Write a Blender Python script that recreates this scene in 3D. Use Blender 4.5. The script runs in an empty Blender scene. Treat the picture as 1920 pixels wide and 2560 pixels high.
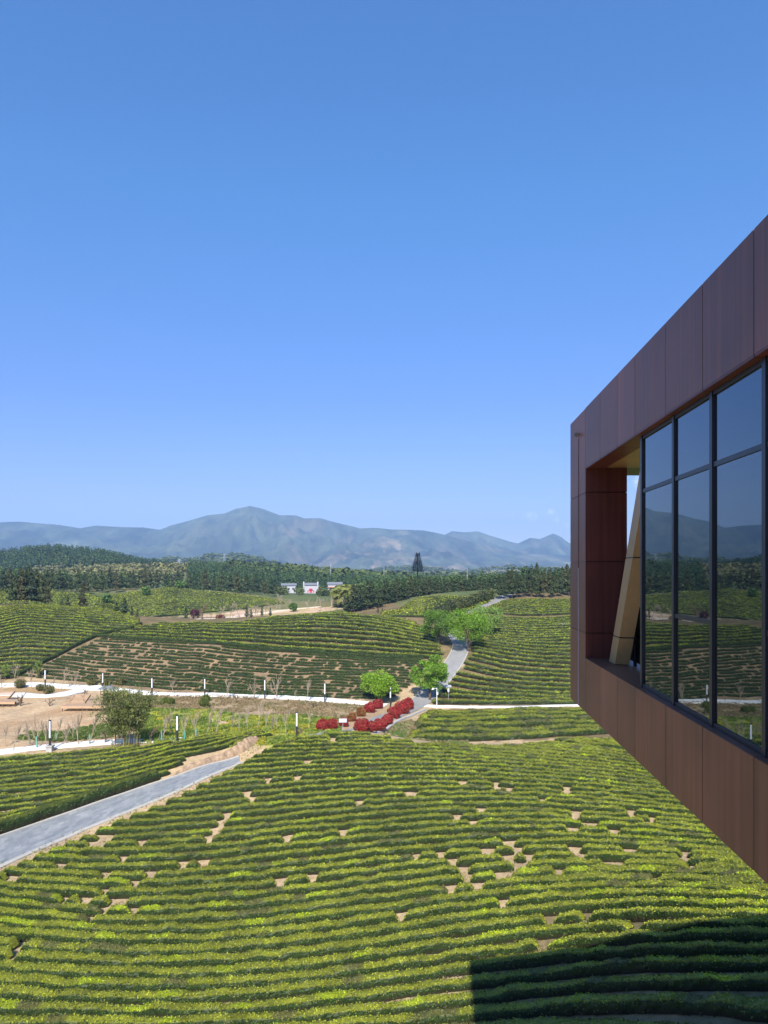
import bpy, math, random
import numpy as np
from mathutils import Vector, Matrix
R = math.radians
rng = np.random.default_rng(7)
random.seed(7)
scene = bpy.context.scene
COL = scene.collection
F = 1780.0          # focal length in photo pixels
CX, HY = 960.0, 1423.0

# ------------------------------------------------------------------ helpers
def mesh_np(name, V, Fs, mats=None, tint=None, smooth=False, midx=None):
    """V (n,3); Fs list of index arrays (k,3)/(k,4)"""
    if isinstance(Fs, np.ndarray): Fs = [Fs]
    Fs = [f for f in Fs if len(f)]
    me = bpy.data.meshes.new(name)
    V = np.asarray(V, dtype=np.float32)
    loops = np.concatenate([f.ravel() for f in Fs]).astype(np.int32)
    tot = np.concatenate([np.full(len(f), f.shape[1], dtype=np.int32) for f in Fs])
    st = np.concatenate([[0], np.cumsum(tot)[:-1]]).astype(np.int32)
    me.vertices.add(len(V)); me.vertices.foreach_set('co', V.ravel())
    me.loops.add(len(loops)); me.loops.foreach_set('vertex_index', loops)
    me.polygons.add(len(tot)); me.polygons.foreach_set('loop_start', st)
    try: me.polygons.foreach_set('loop_total', tot)
    except Exception: pass
    if mats:
        for m in (mats if isinstance(mats, (list, tuple)) else [mats]): me.materials.append(m)
    if midx is not None: me.polygons.foreach_set('material_index', np.asarray(midx, dtype=np.int32))
    me.update(calc_edges=True)
    me.validate()
    me.polygons.foreach_set('use_smooth', np.full(len(me.polygons), bool(smooth)))
    if tint is not None:
        a = me.attributes.new('tint', 'FLOAT_COLOR', 'POINT')
        c = np.ones((len(V), 4), dtype=np.float32); c[:, :3] = tint
        a.data.foreach_set('color', c.ravel())
    return me

def link(name, me, parent=None, loc=None):
    o = bpy.data.objects.new(name, me); COL.objects.link(o)
    if parent is not None: o.parent = parent
    if loc is not None: o.location = loc
    return o

def tag(o, label=None, cat=None, group=None, kind=None):
    if label: o['label'] = label
    if cat: o['category'] = cat
    if group: o['group'] = group
    if kind: o['kind'] = kind
    return o

def empty(name, loc, rz=0.0, scale=1.0):
    o = bpy.data.objects.new(name, None); COL.objects.link(o)
    o.location = loc; o.rotation_euler = (0, 0, rz)
    o.scale = (scale,)*3 if np.isscalar(scale) else scale
    o.empty_display_size = 0.2
    return o

def copy_tree(o, parent=None):
    c = o.copy(); COL.objects.link(c)
    if parent is not None: c.parent = parent
    for ch in list(o.children): copy_tree(ch, c)
    return c

class MB:
    """collects boxes / tubes / prisms for one mesh"""
    def __init__(s): s.V = []; s.F4 = []; s.F3 = []; s.n = 0; s.C = []
    def add(s, V, F4=(), F3=(), col=None):
        V = np.asarray(V, float)
        if len(F4): s.F4.append(np.asarray(F4, int) + s.n)
        if len(F3): s.F3.append(np.asarray(F3, int) + s.n)
        s.V.append(V); s.n += len(V)
        s.C.append(np.tile(np.asarray(col if col is not None else (1, 1, 1), float), (len(V), 1)) if np.ndim(col) < 2 else col)
        return s
    def hexa(s, P, col=None):
        return s.add(P, [(0, 3, 2, 1), (4, 5, 6, 7), (0, 1, 5, 4), (1, 2, 6, 5), (2, 3, 7, 6), (3, 0, 4, 7)], col=col)
    def box(s, x0, x1, y0, y1, z0, z1, col=None):
        return s.hexa([(x0, y0, z0), (x1, y0, z0), (x1, y1, z0), (x0, y1, z0), (x0, y0, z1), (x1, y0, z1), (x1, y1, z1), (x0, y1, z1)], col)
    def tube(s, P, rad, k=6, col=None, cap=True):
        P = np.asarray(P, float); m = len(P)
        rad = np.full(m, rad) if np.isscalar(rad) else np.asarray(rad, float)
        T = np.gradient(P, axis=0); T /= np.linalg.norm(T, axis=1)[:, None] + 1e-9
        ref = np.where(np.abs(T[:, 2:3]) > 0.9, np.array([[1., 0, 0]]), np.array([[0, 0, 1.]]))
        U = np.cross(T, ref); U /= np.linalg.norm(U, axis=1)[:, None] + 1e-9
        W = np.cross(T, U)
        a = np.linspace(0, 2*np.pi, k, endpoint=False)
        V = P[:, None, :] + rad[:, None, None]*(np.cos(a)[None, :, None]*U[:, None, :] + np.sin(a)[None, :, None]*W[:, None, :])
        V = V.reshape(-1, 3)
        i, j = np.meshgrid(np.arange(m-1), np.arange(k), indexing='ij'); j2 = (j+1) % k
        F4 = np.stack([i*k+j, i*k+j2, (i+1)*k+j2, (i+1)*k+j], -1).reshape(-1, 4)
        F3 = []
        if cap:
            V = np.vstack([V, P[0], P[-1]]); c0, c1 = m*k, m*k+1
            for q in range(k):
                F3.append((c0, (q+1) % k, q)); F3.append((c1, (m-1)*k+q, (m-1)*k+(q+1) % k))
        return s.add(V, F4, F3, col)
    def mesh(s, name, mats, smooth=False, tint=False):
        V = np.vstack(s.V)
        Fs = []
        if s.F4: Fs.append(np.vstack(s.F4))
        if s.F3: Fs.append(np.vstack(s.F3))
        return mesh_np(name, V, Fs, mats, np.vstack(s.C) if tint else None, smooth)
    def build(s, name, mats, parent=None, smooth=False, tint=False):
        return link(name, s.mesh(name, mats, smooth, tint), parent)

def vnoise1(x, seed=0):
    """smooth 1D value noise 0..1"""
    x = np.asarray(x, float); i = np.floor(x).astype(np.int64); f = x - i; f = f*f*(3-2*f)
    def h(k):
        k = (k*np.int64(374761393) + np.int64(seed)*np.int64(668265263)) & 0x7fffffff
        k = (k ^ (k >> 13))*np.int64(1274126177) & 0x7fffffff
        return ((k ^ (k >> 16)) & 0xffff)/65535.0
    return h(i)*(1-f) + h(i+1)*f
def vnoise2(x, y, seed=0):
    x = np.asarray(x, float); y = np.asarray(y, float)
    i = np.floor(x).astype(np.int64); j = np.floor(y).astype(np.int64)
    f = x-i; g = y-j; f = f*f*(3-2*f); g = g*g*(3-2*g)
    def h(a, b):
        k = (a*np.int64(374761393) + b*np.int64(668265263) + np.int64(seed)*np.int64(2246822519)) & 0x7fffffff
        k = ((k ^ (k >> 13))*np.int64(1274126177)) & 0x7fffffff
        return ((k ^ (k >> 16)) & 0xffff)/65535.0
    return (h(i, j)*(1-f) + h(i+1, j)*f)*(1-g) + (h(i, j+1)*(1-f) + h(i+1, j+1)*f)*g
def fbm2(x, y, seed=0, oct=4, gain=.5):
    s = 0; a = 1; t = 0
    for k in range(oct):
        s = s + a*vnoise2(x*2**k, y*2**k, seed+k*17); t += a; a *= gain
    return s/t

def leaves(P, N, size, col, jitter=0.8, aspect=0.6, up=0.0):
    """diamond leaf cards"""
    n = len(P)
    nn = N*0.7 + rng.normal(0, jitter, (n, 3)); nn[:, 2] += up
    nn /= np.linalg.norm(nn, axis=1)[:, None] + 1e-9
    r = rng.normal(0, 1, (n, 3)); t = np.cross(nn, r); t /= np.linalg.norm(t, axis=1)[:, None] + 1e-9
    b = np.cross(nn, t)
    s = (size if not np.isscalar(size) else np.full(n, size))[:, None]*0.5
    V = np.stack([P + t*s, P + b*s*aspect + nn*s*.15, P - t*s, P - b*s*aspect + nn*s*.15], 1).reshape(-1, 3)
    Fq = np.arange(4*n).reshape(-1, 4)
    C = np.repeat(col, 4, axis=0)
    return V, Fq, C

def merge(parts):
    V = []; Fq = []; C = []; n = 0
    for v, f, c in parts:
        if len(v) == 0: continue
        V.append(v); Fq.append(f+n); C.append(c); n += len(v)
    return np.vstack(V), Fq, np.vstack(C)

# ------------------------------------------------------------------ materials
def nodes(m):
    m.use_nodes = True; nt = m.node_tree; nt.nodes.clear(); return nt
def N(nt, t, **k):
    n = nt.nodes.new(t)
    for a, b in k.items():
        if a == 'inp':
            for q, v in b.items(): n.inputs[q].default_value = v
        else: setattr(n, a, b)
    return n
def ramp(nt, fac, stops):
    r = N(nt, 'ShaderNodeValToRGB')
    e = r.color_ramp.elements
    while len(e) > 2: e.remove(e[-1])
    for i, (p, c) in enumerate(stops):
        if i < 2: e[i].position = p
        else: e.new(p)
        e[i].color = (*c, 1) if len(c) == 3 else c
    nt.links.new(fac, r.inputs[0]); return r.outputs[0]
def simple(name, col, rough=.6, metal=0, spec=.5, var=.15, nscale=6, bump=0, bscale=40, stretch=(1, 1, 1)):
    m = bpy.data.materials.new(name); nt = nodes(m); L = nt.links.new
    out = N(nt, 'ShaderNodeOutputMaterial'); p = N(nt, 'ShaderNodeBsdfPrincipled')
    p.inputs['Roughness'].default_value = rough; p.inputs['Metallic'].default_value = metal
    p.inputs['Specular IOR Level'].default_value = spec
    tc = N(nt, 'ShaderNodeTexCoord'); mp = N(nt, 'ShaderNodeMapping'); mp.inputs['Scale'].default_value = stretch
    L(tc.outputs['Object'], mp.inputs[0])
    nz = N(nt, 'ShaderNodeTexNoise', inp={'Scale': nscale, 'Detail': 6, 'Roughness': .6}); L(mp.outputs[0], nz.inputs['Vector'])
    c = np.array(col)
    L(ramp(nt, nz.outputs[0], [(.3, tuple(c*(1-var))), (.7, tuple(np.minimum(c*(1+var), 1)))]), p.inputs['Base Color'])
    if bump:
        nb = N(nt, 'ShaderNodeTexNoise', inp={'Scale': bscale, 'Detail': 5}); L(mp.outputs[0], nb.inputs['Vector'])
        b = N(nt, 'ShaderNodeBump', inp={'Strength': bump, 'Distance': .05}); L(nb.outputs[0], b.inputs['Height']); L(b.outputs[0], p.inputs['Normal'])
    L(p.outputs[0], out.inputs[0]); return m
def foliage(name, rough=.5, spec=.35, trans=.25, nscale=1.2, var=.25, tcol=(1.15, 1.25, .6), bump=0.0, bscale=9):
    m = bpy.data.materials.new(name); nt = nodes(m); L = nt.links.new
    out = N(nt, 'ShaderNodeOutputMaterial'); p = N(nt, 'ShaderNodeBsdfPrincipled')
    p.inputs['Roughness'].default_value = rough; p.inputs['Specular IOR Level'].default_value = spec
    at = N(nt, 'ShaderNodeAttribute', attribute_name='tint')
    geo = N(nt, 'ShaderNodeNewGeometry')
    nz = N(nt, 'ShaderNodeTexNoise', inp={'Scale': nscale, 'Detail': 5, 'Roughness': .65}); L(geo.outputs['Position'], nz.inputs['Vector'])
    r = ramp(nt, nz.outputs[0], [(.3, (1-var,)*3), (.7, (1+var,)*3)])
    mx = N(nt, 'ShaderNodeMix', data_type='RGBA', blend_type='MULTIPLY'); mx.inputs[0].default_value = 1
    L(at.outputs['Color'], mx.inputs[6]); L(r, mx.inputs[7])
    L(mx.outputs[2], p.inputs['Base Color'])
    if bump:
        nb = N(nt, 'ShaderNodeTexNoise', inp={'Scale': bscale, 'Detail': 4, 'Roughness': .7}); L(geo.outputs['Position'], nb.inputs['Vector'])
        b = N(nt, 'ShaderNodeBump', inp={'Strength': bump, 'Distance': .25}); L(nb.outputs[0], b.inputs['Height']); L(b.outputs[0], p.inputs['Normal'])
    if trans:
        t = N(nt, 'ShaderNodeBsdfTranslucent')
        m2 = N(nt, 'ShaderNodeMix', data_type='RGBA', blend_type='MULTIPLY'); m2.inputs[0].default_value = 1; m2.inputs[7].default_value = (*tcol, 1)
        L(mx.outputs[2], m2.inputs[6]); L(m2.outputs[2], t.inputs['Color'])
        ms = N(nt, 'ShaderNodeMixShader'); ms.inputs[0].default_value = trans
        L(p.outputs[0], ms.inputs[1]); L(t.outputs[0], ms.inputs[2]); L(ms.outputs[0], out.inputs[0])
    else: L(p.outputs[0], out.inputs[0])
    return m

M = {}
M['tea'] = foliage('tea_leaf', rough=.5, spec=.22, trans=.2)
M['leaf'] = foliage('tree_leaf', rough=.5, trans=.35)
M['conifer'] = foliage('conifer_needles', rough=.6, spec=.2, trans=.1, nscale=.6)
M['forest'] = foliage('forest_canopy', rough=.7, spec=.15, trans=.08, nscale=.15)
M['bark'] = simple('bark', (.13, .095, .065), rough=.9, var=.35, nscale=8, spec=.2)
M['twig'] = simple('pale_twig', (.30, .24, .18), rough=.9, var=.25, nscale=5, spec=.2)
M['paleconcrete'] = simple('pale_path_concrete', (.66, .64, .60), rough=.85, var=.07, nscale=.8, spec=.2)
M['road'] = simple('grey_road', (.23, .225, .215), rough=.8, var=.12, nscale=.7, spec=.3)
M['kerb'] = simple('kerb_stone', (.36, .34, .30), rough=.85, var=.12, nscale=3, spec=.2)
M['dark_metal'] = simple('dark_metal', (.012, .014, .022), rough=.4, var=.1, spec=.5)
M['black_metal'] = simple('black_metal', (.02, .02, .022), rough=.45, var=.1)
M['white_plastic'] = simple('white_diffuser', (.72, .74, .78), rough=.35, var=.04)
M['white_paint'] = simple('white_paint', (.72, .72, .70), rough=.5, var=.06)
M['grey_concrete'] = simple('grey_concrete', (.36, .35, .33), rough=.9, var=.2, nscale=2, bump=.3, bscale=8)
M['wood'] = simple('deck_wood', (.42, .27, .16), rough=.75, var=.2, nscale=3, stretch=(1, 8, 8))
M['tile'] = simple('grey_roof_tile', (.15, .16, .18), rough=.8, var=.2, nscale=1)
M['house_wall'] = simple('white_house_wall', (.36, .36, .385), rough=.85, var=.06, nscale=.6)
M['red_door'] = simple('red_panel', (.45, .04, .07), rough=.6, var=.1)
M['orange_wall'] = simple('orange_wall', (.45, .16, .06), rough=.8, var=.15)
M['window_dark'] = simple('dark_window', (.03, .035, .045), rough=.2, var=.1)
M['green_wrap'] = simple('green_wrap', (.05, .30, .22), rough=.7, var=.2)
M['steel'] = simple('galvanised_steel', (.45, .47, .5), rough=.5, metal=.4, var=.1)
M['bank'] = simple('sandy_bank', (.30, .21, .135), rough=.95, var=.4, nscale=2.2, bump=1.0, bscale=5, spec=.1, stretch=(1, 1, .35))

def cladding(name, col, rough, streak=.12):
    m = bpy.data.materials.new(name); nt = nodes(m); L = nt.links.new
    out = N(nt, 'ShaderNodeOutputMaterial'); p = N(nt, 'ShaderNodeBsdfPrincipled')
    geo = N(nt, 'ShaderNodeNewGeometry')
    mp = N(nt, 'ShaderNodeMapping'); mp.inputs['Scale'].default_value = (15, 15, .3); L(geo.outputs['Position'], mp.inputs[0])
    nz = N(nt, 'ShaderNodeTexNoise', inp={'Scale': 1.0, 'Detail': 5, 'Roughness': .6}); L(mp.outputs[0], nz.inputs['Vector'])
    c = np.array(col)
    stre = ramp(nt, nz.outputs[0], [(.3, tuple(c*(1-streak))), (.7, tuple(c*(1+streak)))])
    n2 = N(nt, 'ShaderNodeTexNoise', inp={'Scale': .9, 'Detail': 4}); L(geo.outputs['Position'], n2.inputs['Vector'])
    r2 = ramp(nt, n2.outputs[0], [(.3, (.80, .82, .86)), (.7, (1.14, 1.12, 1.08))])
    mx = N(nt, 'ShaderNodeMix', data_type='RGBA', blend_type='MULTIPLY'); mx.inputs[0].default_value = 1
    at = N(nt, 'ShaderNodeAttribute', attribute_name='tint'); my = N(nt, 'ShaderNodeMix', data_type='RGBA', blend_type='MULTIPLY'); my.inputs[0].default_value = 1
    L(stre, mx.inputs[6]); L(r2, mx.inputs[7]); L(mx.outputs[2], my.inputs[6]); L(at.outputs['Color'], my.inputs[7]); L(my.outputs[2], p.inputs['Base Color'])
    rr = N(nt, 'ShaderNodeMapRange', inp={'To Min': rough-.07, 'To Max': rough+.1}); L(nz.outputs[0], rr.inputs[0]); L(rr.outputs[0], p.inputs['Roughness'])
    p.inputs['Specular IOR Level'].default_value = .4
    L(p.outputs[0], out.inputs[0]); return m
M['clad'] = cladding('brown_cladding', (.192, .078, .046), .45, .28)
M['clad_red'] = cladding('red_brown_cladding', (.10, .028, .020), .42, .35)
M['gold'] = cladding('gold_cladding', (.37, .25, .11), .4, .08)

def glass_mat():
    m = bpy.data.materials.new('tinted_glass'); nt = nodes(m); L = nt.links.new
    out = N(nt, 'ShaderNodeOutputMaterial'); p = N(nt, 'ShaderNodeBsdfPrincipled')
    p.inputs['Base Color'].default_value = (.006, .010, .014, 1); p.inputs['Roughness'].default_value = .015
    p.inputs['IOR'].default_value = 2.5
    p.inputs['Specular Tint'].default_value = (.70, .88, 1, 1)
    geo = N(nt, 'ShaderNodeNewGeometry')
    mp = N(nt, 'ShaderNodeMapping'); mp.inputs['Scale'].default_value = (1, 1, 2.2); L(geo.outputs['Position'], mp.inputs[0])
    nz = N(nt, 'ShaderNodeTexNoise', inp={'Scale': 1.3, 'Detail': 1}); L(mp.outputs[0], nz.inputs['Vector'])
    b = N(nt, 'ShaderNodeBump', inp={'Strength': .035, 'Distance': .02}); L(nz.outputs[0], b.inputs['Height']); L(b.outputs[0], p.inputs['Normal'])
    L(p.outputs[0], out.inputs[0]); return m
M['glass'] = glass_mat()
def clear_glass():
    m = bpy.data.materials.new('rail_glass'); nt = nodes(m); L = nt.links.new
    out = N(nt, 'ShaderNodeOutputMaterial'); t = N(nt, 'ShaderNodeBsdfTransparent'); t.inputs[0].default_value = (.35, .42, .45, 1)
    g = N(nt, 'ShaderNodeBsdfGlossy', inp={'Roughness': .02}); fr = N(nt, 'ShaderNodeFresnel', inp={'IOR': 1.6})
    ms = N(nt, 'ShaderNodeMixShader'); L(fr.outputs[0], ms.inputs[0]); L(t.outputs[0], ms.inputs[1]); L(g.outputs[0], ms.inputs[2]); L(ms.outputs[0], out.inputs[0]); return m
M['rail_glass'] = clear_glass()

def ground_mat():
    m = bpy.data.materials.new('ground_soil'); nt = nodes(m); L = nt.links.new
    out = N(nt, 'ShaderNodeOutputMaterial'); p = N(nt, 'ShaderNodeBsdfPrincipled'); p.inputs['Roughness'].default_value = .95; p.inputs['Specular IOR Level'].default_value = .1
    at = N(nt, 'ShaderNodeAttribute', attribute_name='tint'); geo = N(nt, 'ShaderNodeNewGeometry')
    n1 = N(nt, 'ShaderNodeTexNoise', inp={'Scale': 1.7, 'Detail': 8, 'Roughness': .7}); L(geo.outputs['Position'], n1.inputs['Vector'])
    n2 = N(nt, 'ShaderNodeTexNoise', inp={'Scale': .12, 'Detail': 5, 'Roughness': .6}); L(geo.outputs['Position'], n2.inputs['Vector'])
    a = ramp(nt, n1.outputs[0], [(.3, (.68, .66, .64)), (.68, (1.25, 1.25, 1.25))])
    b = ramp(nt, n2.outputs[0], [(.3, (.82, .84, .86)), (.7, (1.15, 1.13, 1.1))])
    x = N(nt, 'ShaderNodeMix', data_type='RGBA', blend_type='MULTIPLY'); x.inputs[0].default_value = 1
    y = N(nt, 'ShaderNodeMix', data_type='RGBA', blend_type='MULTIPLY'); y.inputs[0].default_value = 1
    L(at.outputs['Color'], x.inputs[6]); L(a, x.inputs[7]); L(x.outputs[2], y.inputs[6]); L(b, y.inputs[7]); L(y.outputs[2], p.inputs['Base Color'])
    bp = N(nt, 'ShaderNodeBump', inp={'Strength': .6, 'Distance': .12}); L(n1.outputs[0], bp.inputs['Height']); L(bp.outputs[0], p.inputs['Normal'])
    L(p.outputs[0], out.inputs[0]); return m
M['ground'] = ground_mat()

def slate_mat():
    m = bpy.data.materials.new('slate_paving'); nt = nodes(m); L = nt.links.new
    out = N(nt, 'ShaderNodeOutputMaterial'); p = N(nt, 'ShaderNodeBsdfPrincipled'); p.inputs['Roughness'].default_value = .6
    uv = N(nt, 'ShaderNodeUVMap'); 
    br = N(nt, 'ShaderNodeTexBrick', inp={'Scale': 1.0, 'Mortar Size': .012, 'Brick Width': .8, 'Row Height': .4, 'Color1': (.175, .185, .19, 1), 'Color2': (.255, .26, .262, 1), 'Mortar': (.20, .21, .22, 1), 'Bias': -.1})
    L(uv.outputs[0], br.inputs['Vector'])
    nz = N(nt, 'ShaderNodeTexNoise', inp={'Scale': .9, 'Detail': 6, 'Roughness': .7}); L(uv.outputs[0], nz.inputs['Vector'])
    r = ramp(nt, nz.outputs[0], [(.35, (.82, .85, .88)), (.7, (1.25, 1.22, 1.18))])
    x = N(nt, 'ShaderNodeMix', data_type='RGBA', blend_type='MULTIPLY'); x.inputs[0].default_value = 1
    L(br.outputs[0], x.inputs[6]); L(r, x.inputs[7]); L(x.outputs[2], p.inputs['Base Color'])
    L(p.outputs[0], out.inputs[0]); return m
M['slate'] = slate_mat()

# ------------------------------------------------------------------ terrain
def zy(y, D): return -(y-HY)/F*D
CP = []     # (px, D, z)
def cp(*a): CP.append(a)
for px in (-900, -300, 300, 960, 1500, 2100, 2800):
    cp(px, 7, -24); cp(px, 14, -24); 
    if px < 1200: cp(px, 25, -24)
for px, D, z in [(-500,36,-23.6),(0,36,-23.5),(0,42,-24.1),(0,50,-24.7),(0,60,-24.3),(-500,60,-24.2),
  (200,42,-24),(200,50,-24.6),(200,63,-24.6),
  (450,40,-24),(450,50,-24.6),(450,60,-24.3),(450,70,-23.6),
  (700,40,-24),(700,45,-24.4),(700,50,-24.6),(700,56,-24.5),(700,62,-23.9),(700,71.5,-23.0),(700,81,-21.8),(700,88,-21.1),
  (1100,40,-23.7),(1100,46.7,-23.1),(1100,53.6,-22.8),(1100,60,-22.3),(1100,67,-21.7),(1100,73,-21),(1100,80,-20.6),
  (1400,36,-21.9),(1400,42,-21.6),(1400,48,-21.6),(1400,54,-21.8),(1400,60,-21.4),(1400,70,-20.8),
  (1700,25,-20),(1700,31.7,-19),(1700,36.7,-18.5),(1700,41,-18.9),(1700,48.5,-20.5),(1700,54.5,-21.1),(1700,60,-21),(1700,70,-20.7),
  (2100,25,-18),(2100,36,-17),(2100,48,-20),(2100,65,-20.5),(2100,90,-21.5),
  (1400,84,-21.2),(1700,85,-21.6),
  (900,88,-20.1),(800,88,-20.5),(600,88,-20.9),(1000,86,-20.5),(1100,84,-20.8),
  (870,93,-21.2),(960,105,-21.9),(1040,116,-22.4),
  (1010,97,-22.7),(1080,95,-23.0),(1200,96,-23.2),(1400,97,-23),
  (1100,108,-22.9),(1300,108,-22.6),(1100,119,-22.9),(1300,119,-22.8),(1500,119,-22.7),
  (1250,122,-22.8),(1250,133,-20.6),(1250,155,-15.3),(1250,175,-12.2),(1250,200,-8.7),
  (1500,122,-22.7),(1500,155,-15.2),(1500,200,-8.6),(1900,122,-22),(1900,155,-15),(1900,200,-8.6),(2600,122,-22),(2600,200,-8),
  (1080,125,-20.9),(1130,135,-18),(1150,142,-16.1),(1098,168,-12.5),(1180,185,-10.6),
  (1000,200,-12.4),(1100,215,-9.8),(950,225,-13.2),(1080,240,-8.6),(870,235,-14),(750,240,-15),
  (380,132,-23),(600,128,-22.8),(812,121,-22.3),(950,117,-22.3),(150,135,-22.3),(0,135,-22),
  (270,165,-15.5),(500,160,-16.4),(750,150,-17.3),(1000,142,-17.3),(500,146,-20.1),(800,136,-19.8),
  (0,140,-20.2),(100,150,-18.2),(0,165,-14.5),(75,195,-10.1),(250,190,-10.9),(350,182,-13),
  (850,178,-11.2),(650,177,-12.3),(450,175,-13.3),(1000,165,-12.3),(1060,155,-14),
  (75,215,-11.5),(250,215,-13.5),(400,215,-16),(600,215,-16),(750,215,-14.8),(850,205,-13),
  (300,255,-14),(500,270,-13.5),(650,270,-14.5),(250,300,-11.3),(120,290,-8.5),(450,330,-9.2),(600,330,-11.5),(700,330,-14),(0,250,-9.5),(0,300,-8),
  (0,70,-23.3),(0,83,-21.6),(250,80,-22.2),(250,86,-21.4),(450,86,-20.9),(590,83,-22.5),(300,71,-23.8),
  (443,89,-21.2),(100,95,-21.8),(450,96,-21.8),(600,100,-22),(750,100,-21.9),(100,115,-21.9),(500,115,-22.5),(700,115,-22.4),(100,124,-21.5),
  (-500,85,-21.6),(-500,130,-22),(-500,165,-14.5),(-500,200,-10),(-500,300,-9),(-1500,60,-24),(-1500,130,-20),(-1500,300,-10)]:
    cp(px, D, z)
for px in (-1800, -600, 200, 960, 1600, 2500, 3800):
    cp(px, 450, -15); cp(px, 700, -19); cp(px, 1200, -22); cp(px, 3000, -26); cp(px, 12000, -40)
CP = np.array(CP, float)
def warp(px, D): return np.stack([(px-CX)/620.0, 3.4*np.log(D/100.0)], -1)
A = warp(CP[:, 0], CP[:, 1])
def tps(r2): return np.where(r2 > 0, 0.5*r2*np.log(np.maximum(r2, 1e-12)), 0)
d2 = ((A[:, None]-A[None])**2).sum(-1)
K = tps(d2) + 0.012*np.eye(len(A)); Pm = np.hstack([np.ones((len(A), 1)), A])
S = np.block([[K, Pm], [Pm.T, np.zeros((3, 3))]])
sol = np.linalg.solve(S, np.concatenate([CP[:, 2], np.zeros(3)]))
def raw_z(px, D):
    q = warp(px, D).reshape(-1, 2); out = np.empty(len(q))
    for i in range(0, len(q), 20000):
        b = q[i:i+20000]
        out[i:i+20000] = tps(((b[:, None]-A[None])**2).sum(-1)) @ sol[:-3] + sol[-3] + b @ sol[-2:]
    return out.reshape(np.shape(px))
gpx = np.concatenate([np.arange(-6000, -600, 120), np.arange(-600, 2300, 7), np.arange(2300, 7900, 120)]).astype(float)
gl = np.arange(math.log(7), math.log(9500), 0.0105)
GP, GD = np.meshgrid(gpx, np.exp(gl), indexing='ij')
PXc = np.clip(GP, -1800, 3800)
GZ = raw_z(PXc, GD)
def bump(c, D, wpx, wl, h):
    return h*np.exp(-((GP-c)/wpx)**2 - ((np.log(GD/D))/wl)**2)
GZ += bump(165, 820, 170, .16, 25) + bump(-60, 830, 230, .16, 22) + bump(330, 850, 120, .16, 10)     # wooded hill
GZ += bump(330, 600, 300, .2, 12) + bump(680, 680, 330, .22, 11) + bump(560, 1700, 90, .14, 52) + bump(660, 1500, 80, .12, 30) + bump(420, 1800, 70, .12, 40) + bump(820, 1100, 260, .16, 8)
GZ += bump(1250, 1900, 260, .12, 22) + bump(1000, 2200, 120, .1, 22)
GX = (GP-CX)/F*GD
GZ += np.where(GD > 500, (fbm2(GX/160, GD/160, 5)-.5)*8*np.clip((GD-500)/400, 0, 1), 0)
GZ += (fbm2(GX/6, GD/6, 9, 3)-.5)*np.where(GD > 88, .5, .2)
# raised sandy bank left of the slate path
GYI = HY - F*GZ/GD
def ground(X, Y):
    X = np.asarray(X, float); Y = np.maximum(np.asarray(Y, float), 7.01)
    px = CX + F*X/Y
    i = np.clip(np.searchsorted(gpx, px)-1, 0, len(gpx)-2); f = np.clip((px-gpx[i])/(gpx[i+1]-gpx[i]), 0, 1)
    l = (np.log(Y)-gl[0])/(gl[1]-gl[0]); j = np.clip(l.astype(int), 0, len(gl)-2); g = np.clip(l-j, 0, 1)
    return (GZ[i, j]*(1-f)+GZ[i+1, j]*f)*(1-g) + (GZ[i, j+1]*(1-f)+GZ[i+1, j+1]*f)*g
Dg = np.exp(np.arange(math.log(28), math.log(900), .004))
def unproj(px, py, dmin=28.0, zoff=0.0, crest=False):
    """first point of the ground the ray through a photo pixel meets beyond dmin"""
    px = np.atleast_1d(np.asarray(px, float)); py = np.broadcast_to(np.asarray(py, float), px.shape)
    dm = np.broadcast_to(np.asarray(dmin, float), px.shape)
    out = np.empty((len(px), 3))
    for k in range(len(px)):
        D = Dg[Dg >= dm[k]]; X = (px[k]-CX)/F*D
        yi = HY - F*(ground(X, D)+zoff)/D
        if crest:
            up = np.nonzero(yi[10:] > yi[:-10]+.4)[0]
            if len(up) and up[0] > 0: D = D[:up[0]+1]; yi = yi[:up[0]+1]
        h = np.nonzero(yi <= py[k])[0]
        if len(h) == 0: d = D[np.argmin(yi)]
        elif h[0] == 0: d = D[0]
        else:
            a = h[0]; t = (yi[a-1]-py[k])/(yi[a-1]-yi[a]+1e-9); d = D[a-1]+(D[a]-D[a-1])*t
        x = (px[k]-CX)/F*d
        out[k] = (x, d, ground(x, d))
    return out
def at(px, D):
    x = (px-CX)/F*D
    return Vector((float(x), float(D), float(ground(x, D))))
def toimg(P): return CX + F*P[:, 0]/P[:, 1], HY - F*P[:, 2]/P[:, 1]
def inpoly(px, py, poly):
    px = np.asarray(px, float); py = np.asarray(py, float); r = np.zeros(px.shape, bool)
    n = len(poly); j = n-1
    for i in range(n):
        xi, yi = poly[i]; xj, yj = poly[j]
        c = ((yi > py) != (yj > py)) & (px < (xj-xi)*(py-yi)/((yj-yi) or 1e-9)+xi)
        r ^= c; j = i
    return r

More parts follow.
